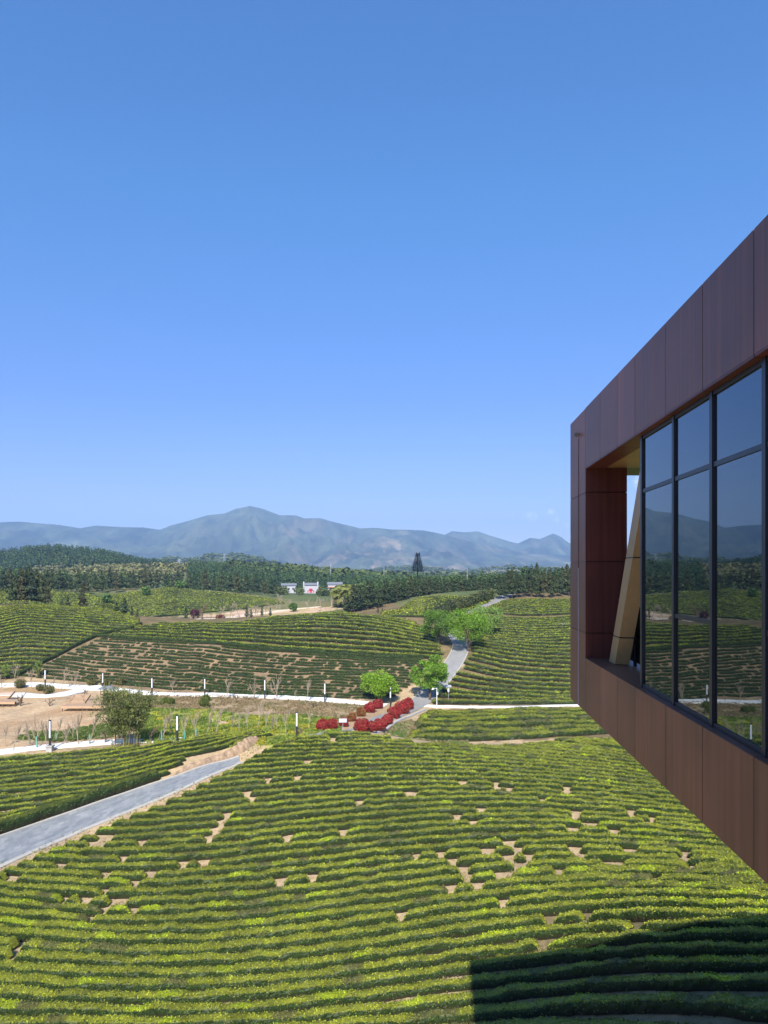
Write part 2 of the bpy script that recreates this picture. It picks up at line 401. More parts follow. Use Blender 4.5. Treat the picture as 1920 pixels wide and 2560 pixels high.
# ground colours: soil, grass and litter by region, with some shade painted in
tint = np.empty(GP.shape + (3,)); tint[:] = (.40, .295, .175)
jx = (fbm2(GX/2.5, GD/2.5, 31)-.5)*34; jy = (fbm2(GX/2.5, GD/2.5, 41)-.5)*16
qx, qy = GP+jx, GYI+jy
sf0 = [(246,1595),(300,1596),(500,1609),(700,1629),(900,1642),(1092,1647),(1075,1672),(1035,1705),(985,1742),(810,1750),(600,1742),(380,1722),(250,1712),(100,1698),(46,1692)]
def paint(mask, c, c2=None, s=3.0, seed=3):
    if c2 is None: tint[mask] = c
    else:
        t = np.clip((fbm2(GX/s, GD/s, seed)-.35)/.3, 0, 1)[..., None]
        tint[mask] = (np.array(c)*(1-t) + np.array(c2)*t)[mask]
far = GD > 176
paint(far, (.10, .125, .045), (.17, .16, .07), 30)
paint((GD > 380), (.075, .10, .04), (.16, .15, .075), 70)
paint((GD > 900), (.07, .09, .04), (.20, .18, .12), 160, 8)
midz = (GD > 80) & (GD < 160)
paint(midz & inpoly(qx, qy, [(-600,1700),(0,1700),(250,1708),(500,1722),(830,1748),(960,1755),(1000,1765),(840,1840),(480,1862),(-600,1905)]), (.27, .205, .115), (.34, .25, .15), 4)
paint(midz & inpoly(qx, qy, [(345,1856),(335,1800),(375,1772),(520,1775),(640,1790),(760,1788),(860,1800),(850,1835),(720,1860),(560,1870)]), (.17, .23, .035), (.33, .32, .06), 2.2)
paint(midz & inpoly(qx, qy, [(470,1800),(560,1796),(650,1812),(660,1822),(560,1815),(470,1806)]), (.40, .30, .19))
paint(midz & inpoly(qx, qy, [(-600,1700),(0,1712),(200,1716),(345,1742),(330,1800),(345,1850),(250,1862),(-600,1905)]), (.46, .335, .205), (.38, .25, .14), 3)
paint(midz & inpoly(qx, qy, [(40,1850),(60,1828),(150,1830),(220,1815),(290,1808),(330,1820),(280,1845),(150,1855)]), (.14, .19, .05), (.34, .26, .15), 1.2)
paint(midz & inpoly(qx, qy, [(20,1718),(180,1720),(200,1728),(100,1738),(0,1730)]), (.36, .24, .12))
paint((GD > 88) & (GD < 118) & inpoly(qx, qy, [(960,1812),(1030,1800),(1045,1830),(1170,1850),(1170,1868),(960,1850)]), (.30, .25, .15), (.17, .22, .06), 1.5)
paint((GD > 90) & (GD < 122) & inpoly(qx, qy, [(790,1835),(960,1755),(1000,1775),(900,1840)]), (.36, .25, .15))
paint((GD > 190) & (GD < 262) & inpoly(qx, qy, [(330,1545),(500,1540),(600,1528),(760,1515),(860,1520),(760,1540),(640,1556),(560,1570),(330,1570)]), (.52, .36, .25), (.34, .28, .13), 5)
for pg in ([(-700,1560),(0,1500),(130,1490),(300,1500),(400,1545),(850,1495),(1060,1520),(1140,1550),(1130,1650),(900,1646),(700,1632),(500,1612),(246,1598),(36,1700),(-700,1760)],
           [(1062,1766),(1150,1660),(1180,1600),(1130,1560),(1260,1480),(1900,1470),(1900,1766)], [(1010,1850),(1040,1800),(1070,1775),(1900,1765),(1900,1850)]):
    paint((GD > 93) & (GD < 240) & inpoly(qx, qy, pg), (.13, .105, .05), (.19, .14, .075), 3)  # litter between dense rows; under the right-hand pines it stands in for shadow
paint((GD < 46) & (GP > 1150), (.17, .14, .07), (.24, .18, .10), 1.5)  # litter tone, painted darker where the building's shadow falls
paint((GD > 115) & (GD < 175) & inpoly(qx, qy, sf0), (.27, .185, .105), (.20, .145, .085), 2.5)
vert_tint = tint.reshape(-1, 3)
ni, nj = GP.shape
ii, jj = np.meshgrid(np.arange(ni-1), np.arange(nj-1), indexing='ij')
Fq = np.stack([ii*nj+jj, (ii+1)*nj+jj, (ii+1)*nj+jj+1, ii*nj+jj+1], -1).reshape(-1, 4)
Vg = np.stack([GX, GD, GZ], -1).reshape(-1, 3)
nb = len(Vg)
edge = np.stack([GX[:, 0], GD[:, 0], GZ[:, 0]], -1); back = edge.copy(); back[:, 1] = -900; back[:, 0] *= 20; back[:, 2] = -24
Vg = np.vstack([Vg, back]); k = np.arange(ni-1)
Fb = np.stack([nb+k, nb+k+1, (k+1)*nj, k*nj], -1)
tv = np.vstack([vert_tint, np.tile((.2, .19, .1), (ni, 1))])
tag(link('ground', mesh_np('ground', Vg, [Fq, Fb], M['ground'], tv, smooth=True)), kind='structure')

# ------------------------------------------------------------------ ribbons (paths, roads)
def spline(P, n):
    P = np.asarray(P, float); m = len(P); t = np.linspace(0, m-1, n); out = []
    for q in t:
        i = min(int(q), m-2); f = q-i
        p0 = P[max(i-1, 0)]; p1 = P[i]; p2 = P[i+1]; p3 = P[min(i+2, m-1)]
        out.append(.5*((2*p1)+(-p0+p2)*f+(2*p0-5*p1+4*p2-p3)*f*f+(-p0+3*p1-3*p2+p3)*f**3))
    return np.array(out)
def ribbon(name, L, Rr, mat, h=.10, cross=6, n=80, uv=False, kind='structure'):
    """a slab between two plan curves, following the ground"""
    A_ = spline(L, n); B_ = spline(Rr, n)
    f = np.linspace(0, 1, cross+1)
    P = A_[:, None, :2]*(1-f[None, :, None]) + B_[:, None, :2]*f[None, :, None]
    Z = ground(P[..., 0], P[..., 1])
    Zs = Z.copy()
    for _ in range(3): Zs[1:-1] = (Zs[:-2]+Zs[1:-1]*2+Zs[2:])/4
    Z = np.maximum(Zs, Z - .03) + h
    V = np.concatenate([P, Z[..., None]], -1)
    lo = V.copy(); lo[..., 2] -= .5
    m = cross+1
    V2 = np.concatenate([V.reshape(-1, 3), lo.reshape(-1, 3)]); o = n*m
    i, j = np.meshgrid(np.arange(n-1), np.arange(cross), indexing='ij')
    top = np.stack([i*m+j, i*m+j+1, (i+1)*m+j+1, (i+1)*m+j], -1).reshape(-1, 4)
    q = np.arange(n-1)
    s1 = np.stack([q*m, (q+1)*m, o+(q+1)*m, o+q*m], -1); s2 = np.stack([q*m+cross, o+q*m+cross, o+(q+1)*m+cross, (q+1)*m+cross], -1)
    me = mesh_np(name, V2, [np.vstack([top, s1, s2])], mat)
    if uv:
        cl = np.concatenate([[0], np.cumsum(np.linalg.norm(np.diff((A_+B_)/2, axis=0)[:, :2], axis=1))])
        w = np.linalg.norm((A_-B_)[:, :2], axis=1).mean()
        uvv = np.stack([np.repeat(f[None]*w, n, 0), np.repeat(cl[:, None], m, 1)], -1).reshape(-1, 2); uvv = np.vstack([uvv, uvv])
        ul = me.uv_layers.new(name='UVMap'); li = np.empty(len(me.loops), dtype=np.int32); me.loops.foreach_get('vertex_index', li)
        ul.data.foreach_set('uv', uvv[li][:, [1, 0]].astype(np.float32).ravel())
    o_ = link(name, me)
    if kind: o_['kind'] = kind
    return o_
def pts(*xy, dmin=28): return unproj([a for a, b in xy], [b for a, b in xy], dmin)
def offset(P, d):
    P = np.asarray(P)[:, :2]; T = np.gradient(P, axis=0); T /= np.linalg.norm(T, axis=1)[:, None]
    return P + np.stack([T[:, 1], -T[:, 0]], -1)*d
# slate path between the two near tea fields
pl = pts((-160, 2158), (0, 2094), (150, 2042), (300, 1990), (440, 1943), (530, 1912), (598, 1893))
pr = pts((-160, 2242), (0, 2164), (150, 2098), (300, 2035), (440, 1977), (530, 1935), (600, 1905))
SL, SR = pl[:, :2], pr[:, :2]
ribbon('stone_path', SL, SR, M['slate'], h=.06, n=120, uv=True)
ribbon('path_kerb', offset(SR, .02), offset(SR, .50), M['kerb'], h=.10, cross=1, n=120)
ribbon('path_kerb', offset(SL, -.26), offset(SL, -.02), M['kerb'], h=.12, cross=1, n=120)
# white concrete path by the near lamps
wl = pts((-260, 1925), (0, 1886), (100, 1874), (200, 1866), (300, 1859), (400, 1855), (500, 1851))
wc = np.vstack([wl[:, :2]]); 
ribbon('white_path', offset(wc, -2.0), offset(wc, .2), M['paleconcrete'], h=.08)
# upper white path
wu = np.array([at(px, D)[:2] for px, D in [(-300,131),(0,134),(120,135),(250,134),(380,131.5),(512,129.5),(662,125.5),(812,120.8),(900,118),(965,116.5)]])
ribbon('white_path', offset(wu, -1.3), offset(wu, 1.1), M['paleconcrete'], h=.10)
wloop = pts((-200, 1752), (0, 1737), (80, 1740), (150, 1738), (195, 1728), (225, 1722), (270, 1722), dmin=100)
ribbon('white_path', offset(wloop, -1.6), offset(wloop, 1.6), M['paleconcrete'], h=.14)
# road from the red bushes through the junction and up the hill
rc = np.array([at(px, D)[:2] for px, D in [(790,87.5),(845,92),(905,97.5),(975,107.5),(1030,116),(1068,122),(1108,130),(1138,137),(1152,145),(1140,154),(1108,164),(1102,170),(1135,177),(1175,185),(1212,193),(1246,202),(1275,215)]])
ribbon('road', offset(rc, -1.5), offset(rc, 1.5), M['road'], h=.09, n=200)
ribbon('road_kerb', offset(rc[4:], -1.7), offset(rc[4:], -1.52), M['kerb'], h=.16, cross=1, n=140)
ribbon('road_kerb', offset(rc[5:], 1.52), offset(rc[5:], 1.7), M['kerb'], h=.16, cross=1, n=140)
sr = np.array([at(px, D)[:2] for px, D in [(1040,116.8),(1075,117.6),(1130,118),(1250,118.3),(1400,118.6),(1650,119),(2100,119)]])
ribbon('side_path', offset(sr, -.6), offset(sr, .6), M['paleconcrete'], h=.08)
hp = np.array([at(px, D)[:2] for px, D in [(1385,168.5),(1430,168),(1520,168)]])
ribbon('hill_path', offset(hp, -1.2), offset(hp, 1.2), M['paleconcrete'], h=.3)
vr = np.array([at(px, D)[:2] for px, D in [(330,222),(420,226),(500,232),(560,236),(640,246),(720,256),(800,262)]])
ribbon('dirt_track', offset(vr, -1.6), offset(vr, 1.6), simple('pale_dirt', (.62, .50, .38), rough=.95, var=.12, nscale=.5), h=.15)

# ------------------------------------------------------------------ tea rows
TEA_TOP = np.array((.288, .308, .028)); TEA_LIME = np.array((.36, .43, .02)); TEA_SIDE = np.array((.034, .060, .014)); TEA_DULL = np.array((.17, .165, .045)); TEA_TWIG_SHADE = np.array((.035, .028, .017))  # side and base: old leaves and twigs, darkened further for hedge self-shadow
def row_mesh(name, C, w, h, leafsize, dens, seed, flush=1.0, lime=.09, step=.3, dull=.07):
    """one clipped hedge along centre points C (m,2); returns mesh. C may hold several runs separated by nan"""
    parts = []; body = []
    runs = []; cur = []
    for p in C:
        if np.isnan(p[0]):
            if len(cur) > 1: runs.append(np.array(cur))
            cur = []
        else: cur.append(p)
    if len(cur) > 1: runs.append(np.array(cur))
    J = 8
    for run in runs:
        P = run[:, :2]; ww = run[:, 2]
        cl = np.concatenate([[0], np.cumsum(np.linalg.norm(np.diff(P, axis=0), axis=1))])
        if cl[-1] < .5: continue
        n = max(4, int(cl[-1]/step)+1); s = np.linspace(0, cl[-1], n)
        Q = np.stack([np.interp(s, cl, P[:, 0]), np.interp(s, cl, P[:, 1])], -1); W = np.interp(s, cl, ww)
        base_s = s + seed*13.7
        wob = (vnoise1(base_s/1.7, seed)-.5)
        T = np.gradient(Q, axis=0); T /= np.linalg.norm(T, axis=1)[:, None]+1e-9
        Nn = np.stack([-T[:, 1], T[:, 0]], -1)
        Q = Q + Nn*(wob*.16)[:, None]
        gz = ground(Q[:, 0], Q[:, 1])
        endf = np.clip(np.minimum(s, cl[-1]-s)/.35, 0, 1); endf = .35+.65*np.sqrt(endf)
        hh = h*(.80+.28*vnoise1(base_s/1.1, seed+3)+.12*vnoise1(base_s/.45, seed+8))*endf
        W = W*(.88+.24*vnoise1(base_s/.9, seed+5))*(.5+.5*endf)
        th = np.linspace(0, np.pi, J+1)
        cx = -np.sign(np.cos(th))*np.abs(np.cos(th))**.5*(.9+.1*np.sin(th)); cz = np.abs(np.sin(th))**.5
        V = np.empty((n, J+1, 3))
        rj = 1+rng.normal(0, .05, (n, J+1))
        V[..., 0] = Q[:, None, 0] + Nn[:, None, 0]*cx*W[:, None]*.5*rj
        V[..., 1] = Q[:, None, 1] + Nn[:, None, 1]*cx*W[:, None]*.5*rj
        V[..., 2] = gz[:, None] - .06 + cz*hh[:, None]*rj
        # each plant along the row has its own share of young shoots
        pl_ = np.floor(base_s/1.15 + .4*vnoise1(base_s/.8, seed)).astype(int)
        hsh = vnoise1(pl_*1.0+.5, seed+11); hs2 = vnoise1(pl_*1.0+.5, seed+23)
        hsh = ((np.sin(pl_*12.9898+seed*78.233)*43758.5453) % 1); hs2 = ((np.sin(pl_*39.425+seed*17.13)*24634.63) % 1)
        big = fbm2(Q[:, 0]/7, Q[:, 1]/7, 77, 3)
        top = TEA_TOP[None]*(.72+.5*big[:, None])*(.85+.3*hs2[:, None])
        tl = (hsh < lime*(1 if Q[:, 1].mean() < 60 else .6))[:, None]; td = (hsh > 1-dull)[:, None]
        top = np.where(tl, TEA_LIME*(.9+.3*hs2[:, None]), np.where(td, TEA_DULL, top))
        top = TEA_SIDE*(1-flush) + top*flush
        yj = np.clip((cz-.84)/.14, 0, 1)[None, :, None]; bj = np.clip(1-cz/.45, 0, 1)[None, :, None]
        Cc = TEA_SIDE*(1-yj) + top[:, None]*yj*.75 + TEA_SIDE*yj*.1; Cc = Cc*(1-bj)+TEA_TWIG_SHADE*bj
        i, j = np.meshgrid(np.arange(n-1), np.arange(J), indexing='ij'); m = J+1
        Fq = np.stack([i*m+j, (i+1)*m+j, (i+1)*m+j+1, i*m+j+1], -1).reshape(-1, 4)
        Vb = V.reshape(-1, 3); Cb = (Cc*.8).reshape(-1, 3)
        # end caps
        nv = len(Vb); Vb = np.vstack([Vb, [[*Q[0], gz[0]+.25*h], [*Q[-1], gz[-1]+.25*h]]]); Cb = np.vstack([Cb, [TEA_SIDE, TEA_SIDE]])
        jq = np.arange(J)
        cap = np.vstack([np.stack([np.full(J, nv), jq, jq+1, jq+1], -1), np.stack([np.full(J, nv+1), (n-1)*m+jq+1, (n-1)*m+jq, (n-1)*m+jq], -1)])
        parts.append((Vb, Fq, Cb)); body.append((cap[:, :3], nv))
        if dens > 0:
            area = cl[-1]*(W.mean()+2*h*.8); k = int(area*dens)
            u = rng.random(k)*(n-1); a = np.minimum(u.astype(int), n-2); fu = (u-a)[:, None]
            v = rng.random(k)*J; b = np.minimum(v.astype(int), J-1); fv = (v-b)[:, None]
            Pq = (V[a, b]*(1-fu)+V[a+1, b]*fu)*(1-fv) + (V[a, b+1]*(1-fu)+V[a+1, b+1]*fu)*fv
            thv = np.pi*v/J
            Nq = np.stack([-np.cos(thv)*Nn[a, 0], -np.cos(thv)*Nn[a, 1], np.sin(thv)+.15], -1)
            Pq = Pq + Nq*(rng.random(k)*leafsize*.55)[:, None]
            czv = np.interp(thv, th, cz)
            yy = np.clip((czv-.84+rng.normal(0, .06, k))/.13, 0, 1)[:, None]; lowk = czv < .45
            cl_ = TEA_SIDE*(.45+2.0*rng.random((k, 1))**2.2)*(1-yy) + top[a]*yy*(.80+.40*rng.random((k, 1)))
            cl_[lowk] = TEA_TWIG_SHADE*(.6+.8*rng.random((lowk.sum(), 1))); old = rng.random(k) < .10; cl_[old] = TEA_DULL*(.5+.6*rng.random((old.sum(), 1)))
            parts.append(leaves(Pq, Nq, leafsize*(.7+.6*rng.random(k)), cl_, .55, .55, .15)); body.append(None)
    if not parts: return None
    Vv = []; Fs4 = []; Fs3 = []; Cs = []; nn = 0
    for (v, f, c), bb in zip(parts, body):
        Vv.append(v); Fs4.append(f+nn); Cs.append(c)
        if bb is not None:
            Fs3.append(bb[0]+nn)
        nn += len(v)
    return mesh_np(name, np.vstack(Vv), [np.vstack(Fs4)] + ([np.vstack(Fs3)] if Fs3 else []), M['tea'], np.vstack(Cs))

ONES = 'first second third fourth fifth sixth seventh eighth ninth tenth eleventh twelfth thirteenth fourteenth fifteenth sixteenth seventeenth eighteenth nineteenth'.split()
TENS = {2: 'twenty', 3: 'thirty', 4: 'forty', 5: 'fifty', 6: 'sixty', 7: 'seventy'}
def ordinal(n):
    if n < 20: return ONES[n-1]
    t, o = divmod(n, 10)
    return (TENS[t][:-1]+'ieth') if o == 0 else TENS[t]+'-'+ONES[o-1]

# --- near hill: rows traced from slopes and spacings
SL_ = [(710,2007,-.085),(900,1863,-.02),(690,1890,-.13),(590,1945,-.11),(530,2000,-.08),(500,2045,-.09),(870,1960,-.11),(870,2050,-.10),
 (1050,1930,0),(1200,1945,.08),(960,1938,-.05),(1000,1845,.09),(1100,1880,.11),(1200,1900,.12),(1370,1955,.135),(1030,2003,-.06),(1200,1997,0),(1390,2005,.08),
 (1050,2058,-.09),(1250,2053,-.01),(1420,2055,.05),(1080,2085,-.08),(1240,2076,-.03),(1450,2075,.01),(1075,2180,-.13),(1420,2168,.02),(1150,2245,-.19),(1380,2230,-.1),
 (1120,2300,-.17),(1400,2265,-.13),(1570,2010,.15),(1600,2045,.13),(1690,2115,.09),(1710,2175,.03),(1690,2225,0),(1640,2270,-.07),
 (293,2112,.05),(400,2112,-.04),(500,2100,-.12),(80,2165,.12),(200,2176,.04),(320,2178,0),(190,2200,.03),(440,2215,-.02),(90,2262,.06),(450,2270,-.01),(110,2285,.04),
 (100,2435,.04),(300,2440,0),(480,2435,-.05),(90,2495,.03),(350,2495,-.03),(600,2325,-.03),(820,2313,-.1),(610,2420,-.10),(900,2385,-.15),(620,2482,-.06),(840,2460,-.14),(960,2440,-.16),
 (640,2515,-.08),(900,2480,-.18),(1160,2365,-.15),(1500,2370,-.09),(1800,2360,-.03),(1250,2455,-.12),(1700,2430,-.02),(1350,2510,-.12),(1700,2490,-.02),(1090,2487,-.1),
 (700,2190,-.045),(850,2180,-.09),(700,2100,-.07),(1450,1890,.12),(1450,1860,.03),(1250,1862,.05),(1900,2250,.02),(1900,2150,.07),(1900,2450,.0),(300,2540,-.01),(50,2540,.02),(1200,2550,-.1),(800,2550,-.1)]
SP_ = [(710,2007,15.6),(900,1890,10.5),(900,1852,8.8),(590,1945,13),(530,2000,14.6),(500,2045,16.3),(870,1960,14),(1200,1890,7.2),(1370,1955,10),(1200,1997,15),(1250,2053,16.5),
 (1075,2180,23.5),(1420,2168,20),(1150,2245,24.5),(1380,2230,18),(1450,2262,17),(1060,2290,25),(1570,2010,12.5),(1690,2115,20.8),(1710,2175,16.5),(1690,2225,15.5),(1640,2280,22),
 (200,2176,16),(190,2200,18),(440,2215,21),(90,2262,23.5),(450,2270,26),(300,2440,27),(350,2500,29),(300,2540,31),(610,2420,24.5),(620,2482,30),(960,2440,26),(640,2530,33),
 (1700,2430,52),(1200,2450,42),(1700,2490,54),(1090,2487,40),(700,2200,22.5),(700,2100,17.5),(1450,1880,6.5),(1300,1865,6.2),(1100,1865,7.5),(700,1880,10),(1700,2350,45),(1400,2400,36)]
PW = [(a, b) for a in range(6) for b in range(6) if a+b <= 6]
def nuv(px, py): return (np.asarray(px, float)-CX)/960, (np.log(np.maximum(np.asarray(py, float)-HY, 50))-6.35)/.55
def basis(px, py):
    u, v = nuv(px, py); return np.stack([u**a*v**b for a, b in PW], -1)
def dbasis(px, py):
    u, v = nuv(px, py); dv = 1/(np.asarray(py, float)-HY)/.55
    return (np.stack([a*u**max(a-1, 0)*v**b/960 for a, b in PW], -1), np.stack([b*u**a*v**max(b-1, 0)*dv for a, b in PW], -1))
rows_, rhs = [], []
for x, y, s in SL_:
    bx, by = dbasis(x, y); sc = 18*(y-HY)/600
    rows_.append((bx+by*s)*sc*2.2); rhs.append(0)
for x, y, sp in SP_:
    bx, by = dbasis(x, y); rows_.append(by*sp); rhs.append(-1)
reg = np.diag([.004*(a+b)**1.5 for a, b in PW])
Am = np.vstack([np.array(rows_), reg]); bm = np.concatenate([rhs, np.zeros(len(PW))])
kc = np.linalg.lstsq(Am, bm, rcond=None)[0]
GAPS = [(565,2036,8),(556,2055,9),(540,2075,9),(520,2095,9),(834,1846,5),(769,1906,6),(671,1942,5),(744,1947,8),(897,1997,6),(632,1999,6),(617,1988,5),(743,2043,5),
 (718,2094,7),(861,2083,7),(510,2148,9),(702,2205,9),(782,2200,6),(744,2232,5),(1001,2281,8),(1114,2141,33),(1221,2130,20),(1272,2102,13),(1295,2123,12),(1273,2145,15),(1322,2145,9),
 (1160,2161,11),(1298,2161,17),(1169,2185,9),(1195,2205,15),(1264,2190,22),(1125,2221,9),(1433,2066,12),(1438,2122,14),(1452,2143,12),(1534,2154,19),(1400,2184,10),(1257,2262,10),(1374,2293,9),
 (1158,1958,6),(1241,1962,5),(1272,1971,8),(1417,1971,6),(1025,1986,16),(1355,1999,6),(1204,2028,8),(1184,2048,7),(1438,2033,9),(1431,2066,11),(1142,2033,8),(1472,2051,12),(1535,2072,11),(1624,2049,11),
 (1579,2032,7),(1576,2125,16),(1535,2151,20),(1711,2137,10),(1726,2157,10),(1640,2190,6),(1590,2307,20),(1466,2279,8),(29,2197,17),(264,2174,7),(373,2192,9),(337,2206,6),(260,2226,6),(212,2244,10),
 (299,2241,20),(160,2242,6),(332,2262,7),(260,2267,7),(225,2288,6),(352,2096,8),(457,2150,9),(511,2146,10),(309,2141,6),(49,2362,8),(30,2388,13),(20,2398,9),(1355,2345,15),(1355,2373,12),(1111,2406,12),(1410,2398,14),(1482,2392,7),
 (240,2110,22),(265,2090,16),(150,2155,10),(1040,2140,6)]
near_poly = [(-120,2225),(0,2168),(150,2106),(300,2042),(440,1984),(530,1940),(606,1898),(640,1878),(700,1850),(760,1836),(850,1828),(920,1829),(1000,1843),(1100,1858),(1180,1861),(1300,1857),(1420,1848),(1520,1842),(2000,1835),(2000,2660),(-120,2660)]
PXS = np.arange(-110, 2000, 5.0)
ygrid = np.arange(1815, 2680, 2.0)
Kg = np.stack([basis(np.full(len(ygrid), p), ygrid) @ kc for p in PXS])       # (npx, ny)
# enforce monotone decreasing in y
dK = np.minimum(np.diff(Kg, axis=1), -2.0/80); mid = np.argmin(np.abs(ygrid-2150))
Km = np.concatenate([np.zeros((len(PXS), 1)), np.cumsum(dK, axis=1)], 1); Km = Km - Km[:, mid:mid+1] + Kg[:, mid:mid+1]
kmin, kmax = math.floor(Km.min()), math.ceil(Km.max())
# ground along each column (visible part only, before the crest)
cols = []
for p in PXS:
    D = np.exp(np.arange(math.log(24), math.log(100), .003)); X = (p-CX)/F*D
    yi = HY - F*(ground(X, D)+.55)/D
    run = np.minimum.accumulate(yi)
    ok = yi <= run+1e-6
    cols.append((D[ok][::-1], yi[ok][::-1]))
near_rows = 0
nearset = []
for kk in range(kmin, kmax+1):
    C = []
    for c, p in enumerate(PXS):
        y = np.interp(-(kk), -Km[c], ygrid, left=np.nan, right=np.nan)
        good = not np.isnan(y) and inpoly(np.array([p]), np.array([y]), near_poly)[0]
        if good:
            for gx, gy, gw in GAPS:
                lim = 2+ (y-HY)*.0105
                if abs(p-gx-gw*.5*(vnoise1(kk*1.7, int(gx))-.5)) < gw*(.45+.45*vnoise1(kk*3.1+.3, int(gy))) and abs(y-(gy-4)) < lim: good = False; break
        if good:
            Dc, yc = cols[c]
            if y < yc[0] or y > yc[-1]: good = False
            else:
                d = np.interp(y, yc, Dc)
                y2 = np.interp(-(kk+1), -Km[c], ygrid); d2_ = np.interp(max(y2, yc[0]), yc, Dc)
                C.append(((p-CX)/F*d, d, d2_-d))
        if not good:
            C.append((np.nan, np.nan, np.nan))
    C = np.array(C)
    v = ~np.isnan(C[:, 0])
    if v.sum() < 3: continue
    # hedge width from perpendicular row distance
    d0 = np.nanmean(C[:, 1])
    sp = np.clip(C[:, 2], .9, 2.6)
    C[:, 2] = np.clip(np.where((sp > 1.5) & (PXS > 1150), sp*.74, sp*.585), .62, 2.0)
    nearset.append((d0, kk, C))
nearset.sort()
near_info = [(d, k) for d, k, _ in nearset]
for n_, (d0, kk, C) in enumerate(nearset):
    ls, de = (.12, 120) if d0 < 52 else (.14, 85) if d0 < 68 else (.17, 55)
    me = row_mesh('tea_row', C, None, .60*float(np.clip(np.nanmedian(C[:, 2])/.8, .9, 1.5)), ls, de, kk+100)
    if me is None: continue
    near_rows += 1
    tag(link('tea_row', me), f'tea hedge on the near hill, {ordinal(near_rows)} row from the bottom edge', 'tea row', 'tea rows on the near hill')
gp = []; 
for gx, gy, gw in GAPS:
    for _ in range(int(5+gw*.8)):
        x = gx+rng.normal(0, gw*.55); y = gy+rng.normal(0, 4+gw*.2)
        for c, p in ((int(np.argmin(np.abs(PXS-x))), x),):
            Dc, yc = cols[c]; d = np.interp(y+8, yc, Dc); gp.append(((p-CX)/F*d, d))
gp = np.array(gp); gz_ = ground(gp[:, 0], gp[:, 1]); nbl = 7
Pg = np.repeat(np.stack([gp[:, 0], gp[:, 1], gz_+.05], -1), nbl, 0)+rng.normal(0, 1, (len(gp)*nbl, 3))*np.array([.12, .12, .03])
cg = np.where(rng.random((len(Pg), 1)) < .7, np.array([[.42, .33, .18]]), np.array([[.16, .20, .05]]))*(.6+.6*rng.random((len(Pg), 1)))
Vt, Ft, Ct = leaves(Pg, rng.normal(0, 1, (len(Pg), 3))*np.array([1, 1, .2]), .16*(.6+.8*rng.random(len(Pg))), cg, .3, .3)
tag(link('dry_grass', mesh_np('dry_grass', Vt, Ft, M['leaf'], Ct)), 'dry grass and weeds in the bare gaps of the near tea rows', 'grass', kind='stuff')
print('near rows', near_rows, 'K', kmin, kmax)

def field_rows(bottom, top, n, px0, px1, step, poly, group, label, h, wf, leafsize, dens, flush=1., lime=.08, gapfn=None, stuff=False, dmin=(28, 28), seed0=0, stp=.5, dull=.07, cat='tea row', clip=None):
    """rows between two edge curves given in the photo and set down on the ground"""
    P = np.arange(px0, px1+.1, step)
    yb = np.interp(P, [a for a, b in bottom], [b for a, b in bottom]); yt = np.interp(P, [a for a, b in top], [b for a, b in top])
    db = unproj(P, yb, dmin[0], crest=True)[:, 1]; dt = unproj(P, yt, dmin[1], crest=True)[:, 1]; dt = np.maximum(dt, db+4)
    for _ in range(16):
        db[1:-1] = (db[:-2]+2*db[1:-1]+db[2:])/4; dt[1:-1] = (dt[:-2]+2*dt[1:-1]+dt[2:])/4
    out = []; cnt = 0
    for k in range(n):
        s = (k+.5)/n; d = db + (dt-db)*s
        d = d + (vnoise1(P/60, seed0+k)-.5)*.5
        X = (P-CX)/F*d; z = ground(X, d); yi = HY - F*(z+h*.5)/d
        good = inpoly(P, yi, poly)
        if gapfn is not None: good &= gapfn(X, d, k)
        C = np.stack([X, d, np.clip(np.abs(dt-db)/n*wf, .7, 2.4)], -1); C[~good] = np.nan
        if good.sum() < 3: continue
        me = row_mesh('tea_row', C, None, h, leafsize, dens, seed0+k, flush, lime, stp, dull)
        if me is None: continue
        cnt += 1
        if stuff: out.append(me)
        else: tag(link('tea_row', me), label.format(ordinal(cnt)), cat, group)
    return out

# left field beside the slate path
left_poly = [(-200,2160),(-100,2115),(0,2076),(150,2024),(300,1974),(372,1948),(420,1934),(448,1912),(470,1893),(560,1868),(640,1846),(690,1834),(640,1826),(500,1842),(400,1858),(270,1872),(0,1894),(-200,1920)]
field_rows([(-200,2130),(0,2108),(250,2070),(500,1985),(700,1905)], [(-200,1912),(0,1890),(270,1870),(500,1838),(700,1820)], 17, -200, 700, 8, left_poly,
  'tea rows left of the slate path', 'dense tea hedge left of the slate path, {} row from the path', .55, .76, .16, 42, seed0=300, stp=.35)
# tall hedge at the path edge
hp_ = pts((-200,2130), (-100,2096), (0,2062), (100,2030), (200,1998), (300,1968), (362,1948), dmin=50)
hp2 = offset(np.array(SL[:5]), -.95)
hl = spline(hp2, 40); hl = hl[hl[:, 0] < at(372, 74)[0]]
me = row_mesh('hedge', np.concatenate([hl, np.full((len(hl), 1), 1.15)], 1), None, 1.05, .13, 80, 401, flush=.35, lime=.0)
tag(link('hedge', me), 'tall dark clipped hedge edging the far side of the slate path', 'hedge')

# field right of the junction, fat rows
f2 = [(1018,1842),(1040,1808),(1062,1784),(1100,1774),(1450,1768),(2050,1764),(2050,1832),(1700,1835),(1480,1842),(1300,1856),(1130,1854),(1060,1846)]
field_rows([(1000,1848),(1130,1856),(1250,1853),(1500,1838),(1700,1830),(2050,1826)], [(1000,1776),(1100,1772),(1300,1768),(1700,1765),(2050,1763)], 7, 1000, 2040, 8, f2,
  'broad tea rows below the side path', 'broad tea hedge below the pale side path, {} row from below', .75, .78, .2, 40, dmin=(93, 100), seed0=330, lime=.05, dull=.22)
